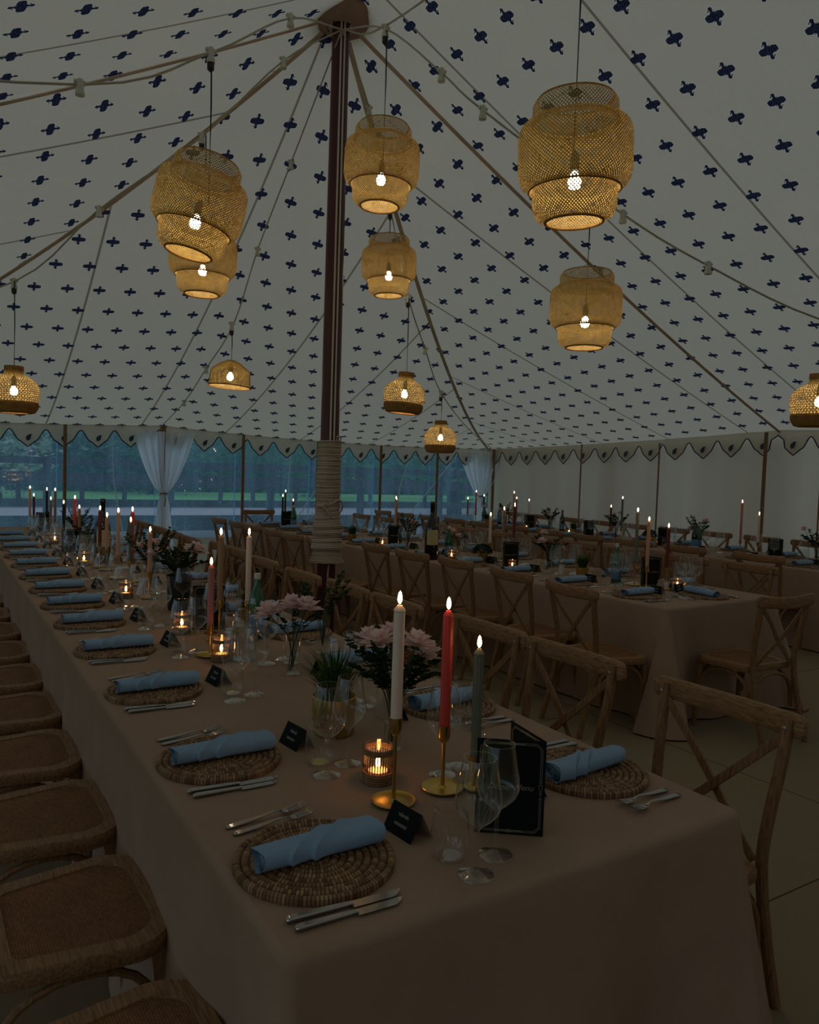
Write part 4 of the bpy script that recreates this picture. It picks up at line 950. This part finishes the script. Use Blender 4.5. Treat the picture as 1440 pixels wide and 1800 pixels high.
for x, y, z, m, wh in [(4.50, 3.95, 1.29, 'wgreen', 'tallest olive taper by the near end of the middle tables'), (4.50, 3.86, 1.24, 'wpeach', 'peach taper beside the tallest olive one'), (4.56, 3.72, 1.19, 'wmaroon', 'maroon taper right of the standing menu on the middle tables'), (4.40, 5.62, 1.15, 'wwhite', 'ivory taper of the trio midway on the middle tables'),
    (4.46, 5.50, 1.21, 'wtan', 'tan taper of the trio midway on the middle tables'), (4.50, 5.40, 1.26, 'wmaroon', 'maroon taper of the trio midway on the middle tables'), (4.30, 7.15, 1.23, 'wpeach', 'peach taper beside the big bottle on the middle tables'), (4.42, 7.35, 1.19, 'wmaroon', 'maroon taper beyond the big bottle on the middle tables'),
    (4.25, 8.74, 1.13, 'wpeach', 'orange-lit taper just right of the king pole'), (4.28, 8.58, 1.09, 'wdark', 'black taper just right of the king pole'), (4.10, 9.85, 1.14, 'wdark', 'tall black taper left of the king pole, left of a pair'), (4.18, 9.95, 1.19, 'wdark', 'tall black taper left of the king pole, right of a pair'), (4.26, 9.86, 1.08, 'wmaroon', 'short maroon taper left of the king pole')]:
    candle(x, y, z, m, wh)
for x, y, z, m, wh in [(7.60, 5.24, 1.32, 'wpink', 'tall dusty pink taper before the canvas wall strap pole'), (7.60, 5.03, 1.20, 'wwhite', 'ivory taper before the canvas wall strap pole'), (7.60, 7.16, 1.16, 'wmaroon', 'maroon taper in flowers on the far tables'), (7.60, 6.97, 1.27, 'wgreen', 'tall olive taper beside flowers on the far tables'),
    (7.60, 9.15, 1.25, 'wtan', 'taller brown taper of a pair on the far tables'), (7.55, 9.02, 1.18, 'wtan', 'shorter brown taper of a pair on the far tables'), (7.60, 8.80, 1.15, 'wwhite', 'pale taper beside black menu on the far tables'), (7.50, 10.20, 1.12, 'wtan', 'tan taper by the corner curtain'), (7.55, 10.05, 1.24, 'wred', 'red taper by the corner curtain'), (7.60, 9.90, 1.18, 'wdark', 'black taper by the corner curtain')]:
    candle(x, y, z, m, wh)
def make_tealight():
    t = empty('tealight_holder'); tag(t, 'tealight', 'candle holder')
    MB().lathe([(.030, .0), (.034, .002), (.035, .01), (.035, .098), (.0335, .1)], 36, cap0=True, cap1=False).obj('glass_cup', M['glass'], t)
    a = MB()
    for k in range(34):
        th = 2*PI*k/34; a.tube([(.0375*math.cos(th), .0375*math.sin(th), 0), (.0385*math.cos(th), .0385*math.sin(th), .05), (.037*math.cos(th), .037*math.sin(th), .088)], .0016, 5)
    for z, w_ in ((.003, .0385), (.009, .039), (.015, .0388), (.021, .0388), (.027, .0386), (.078, .0385), (.083, .0385), (.088, .038)):
        a.tube([((w_+.0012*math.cos(17*q))*math.cos(q), (w_+.0012*math.cos(17*q))*math.sin(q), z) for q in [2*PI*k/68 for k in range(68)]], .0028, 5, closed=True)
    a.obj('wicker_sleeve', M['wicker'], t, smooth=True)
    c = MB().lathe([(.020, .006), (.026, .008), (.026, .030), (.0, .031)], 20).obj('wax', M['wtea'], t)
    MB().lathe([(0, .036), (.006, .042), (.0075, .050), (.004, .064), (0, .074)], 12).obj('flame', M['tflame'], c)
    return t
TL = make_tealight()
def tealight(x, y, wh, s=1): put(TL, (x, y, TT), rnd.uniform(0, 6), wh, 'wicker tealight holders on the tables', s)
tealight(.98, 1.68, 'glowing wicker-wrapped tealight glass nearest the camera'); tealight(1.015, 3.07, 'glowing wicker tealight at the foot of the dusty pink taper'); tealight(1.01, 3.62, 'glowing wicker tealight behind the ribbed glasses, third along')
tealight(.98, 4.70, 'glowing wicker tealight on the nearest tables, fourth along'); tealight(1.0, 6.3, 'glowing wicker tealight by the big bottle'); tealight(1.0, 8.0, 'glowing wicker tealight far down the nearest tables')
tealight(4.62, 3.70, 'glowing tealight holder near the end of the middle tables', .85); tealight(4.18, 5.02, 'glowing tealight holder beside the slim vase on the middle tables', .85); tealight(4.1, 5.8, 'glowing tealight beside the candle trio on the middle tables', .85); tealight(4.05, 7.0, 'glowing tealight before the big bottle on the middle tables', .85)
tealight(7.55, 6.3, 'glowing tealight on the far tables, nearer one', .85); tealight(7.5, 7.8, 'glowing tealight on the far tables, middle one', .85); tealight(7.4, 8.6, 'glowing tealight on the far tables, farther one', .85)

# ================================================================== MENUS
MN = make_menu()
def menu(x, y, rz, wh): put(MN, (x, y, TT), rz, wh, 'standing black menu cards')
menu(1.155, 1.245, math.radians(-37), 'black folded menu card with thin gold border, lettered Dinner Menu, standing nearest the camera')
menu(1.22, 3.62, math.radians(-20), 'black menu card half hidden behind the carafe'); menu(1.08, 7.0, math.radians(-25), 'black menu card far along the nearest tables, nearer one'); menu(1.12, 9.25, math.radians(-25), 'black menu card at the far end of the nearest tables')
menu(4.62, 3.86, math.radians(-30), 'black menu card between green bottle and maroon taper on the middle tables'); menu(4.33, 5.12, math.radians(-12), 'black menu card beside the slim vase on the middle tables'); menu(4.28, 7.0, math.radians(-40), 'black menu card left of flowers on the middle tables'); menu(4.1, 9.5, math.radians(-30), 'black menu card beside green bottle left of the king pole')
menu(7.62, 4.75, math.radians(-40), 'black menu card nearest on the far tables'); menu(7.60, 6.2, math.radians(-25), 'black menu card behind a chair back on the far tables'); menu(7.6, 7.45, math.radians(-20), 'black menu card with wine glass before it on the far tables'); menu(7.62, 8.7, math.radians(-30), 'black menu card below the pale taper on the far tables')

# ================================================================== BOTTLES, CARAFES, POTS
def bottle_magnum():
    t = empty('magnum_wine_bottle'); tag(t, 'bottle', 'bottle')
    MB().lathe([(.0, .006), (.050, .0), (.059, .006), (.060, .02), (.060, .27), (.056, .30), (.036, .345), (.022, .375), (.0195, .40), (.019, .47), (.0205, .472), (.0205, .50), (.018, .505), (0, .505)], 36).obj('bottle_body', M['bottled'], t)
    P_ = [];
    for k in range(15):
        a = -1.9+k*.135; 
        for z in (.13, .262 if k not in (0, 14) else .235): P_.append((.0612*math.cos(a), .0612*math.sin(a), z))
    MB().grid(P_, 15, 2).obj('label', M['label'], t); return t
def bottle_water(cap='labelw'):
    t = empty('green_water_bottle'); tag(t, 'bottle', 'bottle')
    MB().lathe([(0, .004), (.034, 0), (.0385, .006), (.039, .15), (.036, .18), (.026, .215), (.0165, .245), (.0135, .275), (.0135, .288)], 30).obj('bottle_body', M['bottleg'], t)
    MB().lathe([(.015, .276), (.0155, .282), (.0155, .302), (.0, .304)], 20).obj('cap', M[cap], t)
    MB().lathe([(.0393, .03), (.0395, .031), (.0395, .115), (.0393, .116)], 30, cap0=False, cap1=False).obj('label', M['labelb'], t); 
    MB().lathe([(.0141, .246), (.0141, .270)], 20, cap0=False, cap1=False).obj('neck_label', M['labelw'], t); return t
def bottle_wine():
    t = empty('slim_wine_bottle'); tag(t, 'bottle', 'bottle')
    MB().lathe([(0, .004), (.032, 0), (.0365, .006), (.037, .17), (.033, .20), (.017, .245), (.014, .27), (.014, .32), (0, .321)], 28).obj('bottle_body', M['bottled'], t)
    MB().lathe([(.0373, .05), (.0373, .13)], 28, cap0=False, cap1=False).obj('label', M['labelb'], t); return t
def carafe():
    t = empty('water_carafe'); tag(t, 'carafe', 'carafe')
    MB().lathe([(0, .005), (.046, .0), (.050, .004), (.051, .02), (.051, .16), (.048, .185), (.036, .21), (.033, .222), (.038, .24), (.041, .25), (.0405, .252)], 72, mod=lambda a, k: 1+(.012*math.cos(22*a) if 3 <= k <= 6 else 0), cap1=False).obj('glass_body', M['glass'], t)
    MB().lathe([(.048, .004), (.049, .015), (.049, .145), (0, .146)], 36).obj('water', M['waterm'], t); return t
def pot_grass(bushy=False):
    t = empty('succulent_pot' if bushy else 'grass_pot'); tag(t, 'pot', 'plant')
    MB().lathe([(0, 0), (.044, 0), (.046, .003), (.050, .085), (.0485, .086), (.046, .07), (0, .068)], 32).obj('brass_pot', M['brassl'], t)
    r_ = random.Random(4 if bushy else 2); mb = MB()
    if bushy:
        for _ in range(520):
            a, c = r_.uniform(0, 6.28), r_.uniform(-.1, 1); q = math.sqrt(max(0, 1-c*c)); p = Vector((.085*q*math.cos(a), .085*q*math.sin(a), .09+.075*c))*1
            u = Vector((r_.uniform(-1, 1), r_.uniform(-1, 1), r_.uniform(-.5, 1))).normalized()*.014; v = u.cross(Vector((r_.uniform(-1, 1), r_.uniform(-1, 1), 1))).normalized()*.006
            mb.add([p-u, p-v, p+u, p+v], [(0, 1, 2, 3)])
    else:
        for _ in range(300):
            a = r_.uniform(0, 6.28); b0 = r_.uniform(0, .035); ln = r_.uniform(.07, .14); sp = r_.uniform(.1, .95); w_ = .0021
            pts = [Vector((math.cos(a)*(b0+sp*ln*q*q*.75), math.sin(a)*(b0+sp*ln*q*q*.75), .07+ln*q*(1-.28*sp*q))) for q in (0, .33, .66, 1)]
            sd = Vector((-math.sin(a), math.cos(a), 0)); P_ = []
            for q, p in zip((1, .9, .6, .08), pts): P_ += [p-sd*w_*q, p+sd*w_*q]
            mb.grid(P_, 4, 2)
    mb.obj('foliage', M['grassl' if not bushy else 'leaf'], t, smooth=False); return t
def salt_mill():
    t = empty('pepper_mill'); tag(t, 'mill', 'grinder')
    MB().lathe([(0, 0), (.026, 0), (.027, .01), (.022, .03), (.021, .07), (.024, .085), (0, .086)], 24).obj('mill_body', M['labelw'], t)
    MB().lathe([(.020, .086), (.026, .095), (.027, .11), (.018, .125), (.006, .13), (.007, .138), (0, .142)], 24).obj('chrome_head', M['steel'], t); return t
BM, BW, BS, CF, PG, PB = bottle_magnum(), bottle_water(), bottle_wine(), carafe(), pot_grass(), pot_grass(True)
put(BM, (1.15, 6.40, TT), -.6, 'big dark magnum bottle with cream label on the nearest tables', 'magnum bottles', 1.0)
put(BM, (3.95, 5.95, TT), -1.0, 'big dark magnum bottle with cream label on the middle tables', 'magnum bottles', 1.05)
for x, y, wh in [(1.38, 3.42, 'green water bottle with pale cap behind the carafe on the nearest tables'), (4.46, 4.12, 'green water bottle behind the tallest olive taper on the middle tables'), (4.12, 5.88, 'green water bottle right of the magnum on the middle tables'), (4.05, 9.35, 'green water bottle left of the king pole'), (7.6, 4.22, 'green water bottle at the edge of the picture on the far tables'), (7.5, 9.75, 'green water bottle by the corner curtain'), (7.55, 5.75, 'green water bottle with flowers behind on the far tables')]:
    put(BW, (x, y, TT), rnd.uniform(0, 6), wh, 'green water bottles')
for x, y, wh in [(7.62, 8.1, 'slim dark wine bottle beside flowers on the far tables'), (7.58, 9.45, 'slim dark wine bottle near the corner on the far tables'), (7.45, 5.72, 'slim dark wine bottle beside the green water bottle on the far tables')]: put(BS, (x, y, TT), 0, wh, 'slim wine bottles')
for x, y, wh in [(1.10, 3.02, 'ribbed water carafe, two thirds full, on the nearest tables'), (4.62, 4.22, 'ribbed water carafe behind the green bottle on the middle tables'), (4.3, 5.75, 'ribbed water carafe beside the candle trio'), (4.15, 6.75, 'ribbed water carafe near the big bottle on the middle tables'), (7.45, 5.95, 'water carafe with flowers behind it on the far tables'), (7.5, 4.45, 'water carafe nearest the camera on the far tables')]:
    put(CF, (x, y, TT), 0, wh, 'ribbed glass water carafes')
for x, y, wh, pr in [(1.04, 2.06, 'brass pot of spiky grass behind the second pair of glasses', PG), (4.40, 4.42, 'brass pot of spiky grass near the end of the middle tables', PG), (3.98, 7.55, 'brass pot of spiky grass right of the king pole', PG), (4.08, 5.45, 'brass pot of bushy dark foliage on the middle tables', PB), (7.35, 9.6, 'pot of spiky leaves by the corner curtain', PG), (7.5, 7.75, 'brass pot of spiky grass behind the chairs on the far tables', PG), (7.66, 6.55, 'brass pot of bushy green on the far tables', PB), (1.38, 3.72, 'pot of grass half hidden behind the ivory taper', PG)]:
    put(pr, (x, y, TT), rnd.uniform(0, 6), wh, 'potted plants on the tables', 1.0 if x > 1.2 else 1.35)
sm = salt_mill(); sm.location = (4.36, 4.62, TT); sm['label'] = 'chrome-topped grinder left of the potted grass on the middle tables'

# ================================================================== FLOWERS
def petal_mesh(mb, base, dirv, upv, L, w_, cup):
    sd = dirv.cross(upv).normalized(); P_ = []
    for i in range(6):
        q = i/5; hw = w_*math.sin(PI*(.12+.80*q))**.8*(1 if i < 5 else .12); p = base+dirv*L*q+upv*cup*L*q*q
        for j in (-1, 0, 1): P_.append(p+sd*hw*j+upv*(abs(j)*hw*.35))
    mb.grid(P_, 6, 3)
def blossom(mb, c, n, R, seed, rounded=False):
    r_ = random.Random(seed); c = Vector(c)
    for ring, (cnt, tl, sz) in enumerate(((8, .05, 1.12), (8, .45, 1.0), (6, .9, .8), (4, 1.3, .5))):
        for k in range(cnt):
            a = 2*PI*(k+.5*ring)/cnt+r_.uniform(-.15, .15); e = tl+r_.uniform(-.1, .1)
            d = (Vector((math.cos(a)*math.cos(e), math.sin(a)*math.cos(e), math.sin(e)))); d.normalize()
            u = Vector((-math.cos(a)*math.sin(e), -math.sin(a)*math.sin(e), math.cos(e)))
            petal_mesh(mb, c+Vector((0, 0, .004*ring)), (n.to_track_quat('Z', 'Y') @ d), (n.to_track_quat('Z', 'Y') @ u), R*sz*r_.uniform(.9, 1.1), R*(.26 if not rounded else .42), .12 if not rounded else .5)
def arrangement(name, seed, vase, blooms, sprigs, H, label, leafy=1.0, dark=False, oval=False):
    t = empty(name); tag(t, label, 'flowers'); r_ = random.Random(seed); st = MB(); lf = MB()
    vh = vase[1]
    for (x, y, z, R) in blooms:
        bx = MB(); blossom(bx, (x, y, z), Vector((x*2.5, y*2.5, 1)).normalized(), R, r_.random(), R < .035); bx.obj('blossom', M['petal'], t)
        st.tube(arc([(x*.12-.01, -y*.1, .01), (x*.15, y*.15, vh*.8), (x, y, z)], 4), .0022, 5)
    for k in range(sprigs):
        a = 2*PI*k/sprigs+r_.uniform(-.3, .3); rr = r_.uniform(.06, .14); hz = H*r_.uniform(.72, 1.08)
        pts = arc([(0, 0, .02), (rr*.25*math.cos(a), rr*.25*math.sin(a), vh), (rr*.8*math.cos(a), rr*.8*math.sin(a), (vh+hz)*.55), (rr*1.15*math.cos(a), rr*1.15*math.sin(a), hz)], 6)
        st.tube(pts, .0016, 4)
        n_ = len(pts)
        for i in range(int(n_*.42), n_):
            for s in (-1, 1, 0):
                if r_.random() > leafy: continue
                p = pts[i]; th = a+s*1.3+r_.uniform(-.5, .5); d = Vector((math.cos(th), math.sin(th), r_.uniform(-.2, .8))).normalized(); u = Vector((r_.uniform(-.4, .4), r_.uniform(-.4, .4), 1)); u = (u-d*u.dot(d)).normalized(); sd = d.cross(u)
                L = r_.uniform(.014, .024)*(1.7 if oval else 1); W2 = L*(.42 if not oval else .30)
                lf.add([p, p+d*L*.35+sd*W2, p+d*L*.8+sd*W2*.8+u*.002, p+d*L, p+d*L*.8-sd*W2*.8+u*.002, p+d*L*.35-sd*W2], [(0, 1, 2, 3), (0, 3, 4, 5)])
    st.obj('stems', M['stem'], t); lf.obj('leaves', M['leaf'], t, smooth=False); return t
def vase_slim(h=.16, r=.028):
    o = MB().lathe([(0, .006), (r*.9, .0), (r, .004), (r*.92, .03), (r*.98, h*.7), (r*1.1, h)], 32, cap1=False).obj('glass_bud_vase', M['glass'])
    MB().lathe([(r*.85, .006), (r*.9, .03), (r*.9, h*.5), (0, h*.5+.0005)], 24).obj('water', M['waterm'], o); return tag(o, 'vase', 'vase')
def vase_bucket():
    return tag(MB().lathe([(0, 0), (.055, 0), (.058, .01), (.068, .19), (.066, .19), (.055, .02), (0, .015)], 32).obj('black_flower_bucket', M['blackp']), 'bucket', 'vase')
VS = vase_slim()
def flowers(x, y, seed, blooms, sprigs, H, wh, vase='slim', rz=0, **k):
    if vase == 'slim': put(VS, (x, y, TT), 0, 'clear glass vase of '+wh, 'slim glass vases')
    o = arrangement('flower_arrangement', seed, (.03, .16 if vase == 'slim' else .19), blooms, sprigs, H, wh, **k); o.location = (x, y, TT+.007); o.rotation_euler = (0, 0, rz); o['group'] = 'pale pink flower arrangements'
    return o
flowers(1.13, 1.86, 1, [(-.03, .10, .29, .055), (-.05, .01, .30, .055), (.04, -.045, .30, .055), (.085, -.03, .26, .055), (.02, .06, .31, .05)], 22, .30, 'pink peonies in round eucalyptus just behind the nearest ivory taper', leafy=.95)
flowers(1.19, 2.72, 2, [(-.085, .045, .225, .066), (-.01, -.005, .255, .062), (.035, -.03, .25, .064)], 6, .24, 'three spiky pale pink blooms behind the second place card', leafy=.5)
flowers(1.45, 3.0, 3, [], 12, .32, 'dark eucalyptus sprigs before the king pole', leafy=.8)
put(vase_bucket(), (1.16, 4.22, TT), 0, 'black flower bucket on the nearest tables')
flowers(1.16, 4.22, 4, [(.07, -.06, .31, .075), (-.12, .06, .29, .05)], 26, .34, 'dark foliage with one pink bloom in the black bucket', vase='bucket', leafy=.9)
flowers(1.18, 4.95, 5, [(.03, .02, .27, .06), (-.06, .04, .25, .05)], 20, .36, 'leafy sprigs with pink bloom by the olive and red tapers', leafy=.8)
flowers(1.16, 7.7, 6, [(.0, .02, .24, .07)], 16, .33, 'wispy dark foliage with one pale bloom beyond the magnum', leafy=.7)
flowers(1.12, 6.9, 7, [], 14, .30, 'wispy dark sprigs right of the tall red taper', leafy=.6)
flowers(4.38, 4.80, 8, [(-.03, .03, .31, .045), (-.07, -.0, .24, .05), (.09, -.06, .19, .045)], 14, .27, 'pink roses and dark leaves midway on the middle tables', leafy=.9)
flowers(4.15, 6.72, 9, [(.05, -.02, .26, .05), (.02, -.0, .20, .05)], 14, .34, 'pink bloom with dark sprigs by the middle tables big bottle', leafy=.7)
flowers(4.25, 5.90, 10, [(-.05, .02, .23, .05), (-.02, -.02, .19, .045)], 8, .22, 'soft pink bloom right of the green bottle on the middle tables', leafy=.6)
flowers(7.62, 5.82, 11, [(-.06, .05, .22, .05), (.06, -.06, .32, .05), (-.02, .1, .20, .045)], 12, .36, 'pink roses and oval leaves left of the dusty pink taper', leafy=.8, oval=True)
flowers(7.62, 4.38, 12, [(-.08, .10, .33, .045), (.03, -.0, .22, .05)], 12, .33, 'rose and oval leaves nearest on the far tables', leafy=.8, oval=True)
flowers(7.62, 7.05, 13, [(.0, -.05, .33, .045), (.0, -.0, .24, .05)], 12, .34, 'roses and sprigs between maroon and olive tapers', leafy=.7, oval=True)
flowers(7.62, 8.35, 14, [(-.02, .03, .25, .05), (.04, -.10, .31, .04)], 10, .30, 'pale roses beside the slim wine bottle on the far tables', leafy=.8, oval=True)
flowers(7.62, 9.35, 15, [(.0, .0, .26, .05), (-.06, .04, .24, .05)], 12, .33, 'roses near the brown taper pair on the far tables', leafy=.9)

# purple party light standing behind the camera
pl = empty('party_light', (2.2, -3.2, 0)); tag(pl, 'small purple party light on a black stand behind the camera', 'stage light')
MB().tube([(0, 0, 0), (0, 0, 2.0)], .016, 8).obj('stand_pole', M['blackp'], pl)
MB().lathe([(0, -.06), (.09, -.06), (.09, .02), (.085, .03), (.0, .03)], 20, (0, 0, 2.05)).obj('lamp_housing', M['blackp'], pl)
MB().lathe([(0, .05), (.05, .045), (.075, .02)], 20, (0, 0, 2.062)).obj('purple_lens', mat_emit('purple_glow', (.85, .12, 1), 45), pl)

# ------------------------------------------------------------------ nudge small things so none stands in another
RAD = {'placemat': .168, 'glass': .038, 'candlestick': .054, 'candle holder': .041, 'plant': .05, 'bottle': .041, 'carafe': .052, 'vase': .034, 'place card': .034, 'grinder': .028, 'menu': .062}
MOV = {'placemat': 0, 'glass': 1, 'candlestick': .12, 'candle holder': .5, 'plant': .35, 'bottle': .2, 'carafe': .2, 'vase': .3, 'place card': .8, 'grinder': .6, 'menu': .15}
items = []; follow = {}
for o in bpy.data.objects:
    if o.parent is None and o.get('category') in ('candle', 'flowers'): follow.setdefault((round(o.location.x, 4), round(o.location.y, 4)), []).append(o)
for o in bpy.data.objects:
    c_ = o.get('category')
    if o.parent is None and c_ in RAD:
        r_ = RAD[c_]*o.scale.x*(.5 if o.name.startswith('small_brass') else 1.25 if o.name.startswith('black_flower') else (1.45 if o.name.startswith('magnum') else 1)); a = o.rotation_euler.z
        off = (-.076*math.cos(a), -.076*math.sin(a)) if c_ == 'menu' else (0, 0)
        items.append([o, o.location.x+off[0], o.location.y+off[1], r_, 0 if (c_ in ('candlestick', 'menu') and o.location.y < 2) else MOV[c_], follow.get((round(o.location.x, 4), round(o.location.y, 4)), []) if c_ in ('candlestick', 'vase') else []])
org_ = [(q[1], q[2]) for q in items]
for it in range(60):
    for i, a in enumerate(items):
        for b in items[i+1:]:
            dx, dy = b[1]-a[1], b[2]-a[2]; rr = a[3]+b[3]
            if abs(dx) > rr or abs(dy) > rr or a[4]+b[4] == 0: continue
            d = math.hypot(dx, dy)
            if d >= rr: continue
            if d < 1e-5: dx, dy, d = .01, .0, .01
            k = (rr-d+.001)/d/(a[4]+b[4])*.7; a[1] -= dx*k*a[4]; a[2] -= dy*k*a[4]; b[1] += dx*k*b[4]; b[2] += dy*k*b[4]
for q, (x0, y0) in zip(items, org_):
    d = Vector((q[1]-x0, q[2]-y0, 0))
    if d.length > 1e-5:
        q[0].location += d
        for f_ in q[5]: f_.location += d
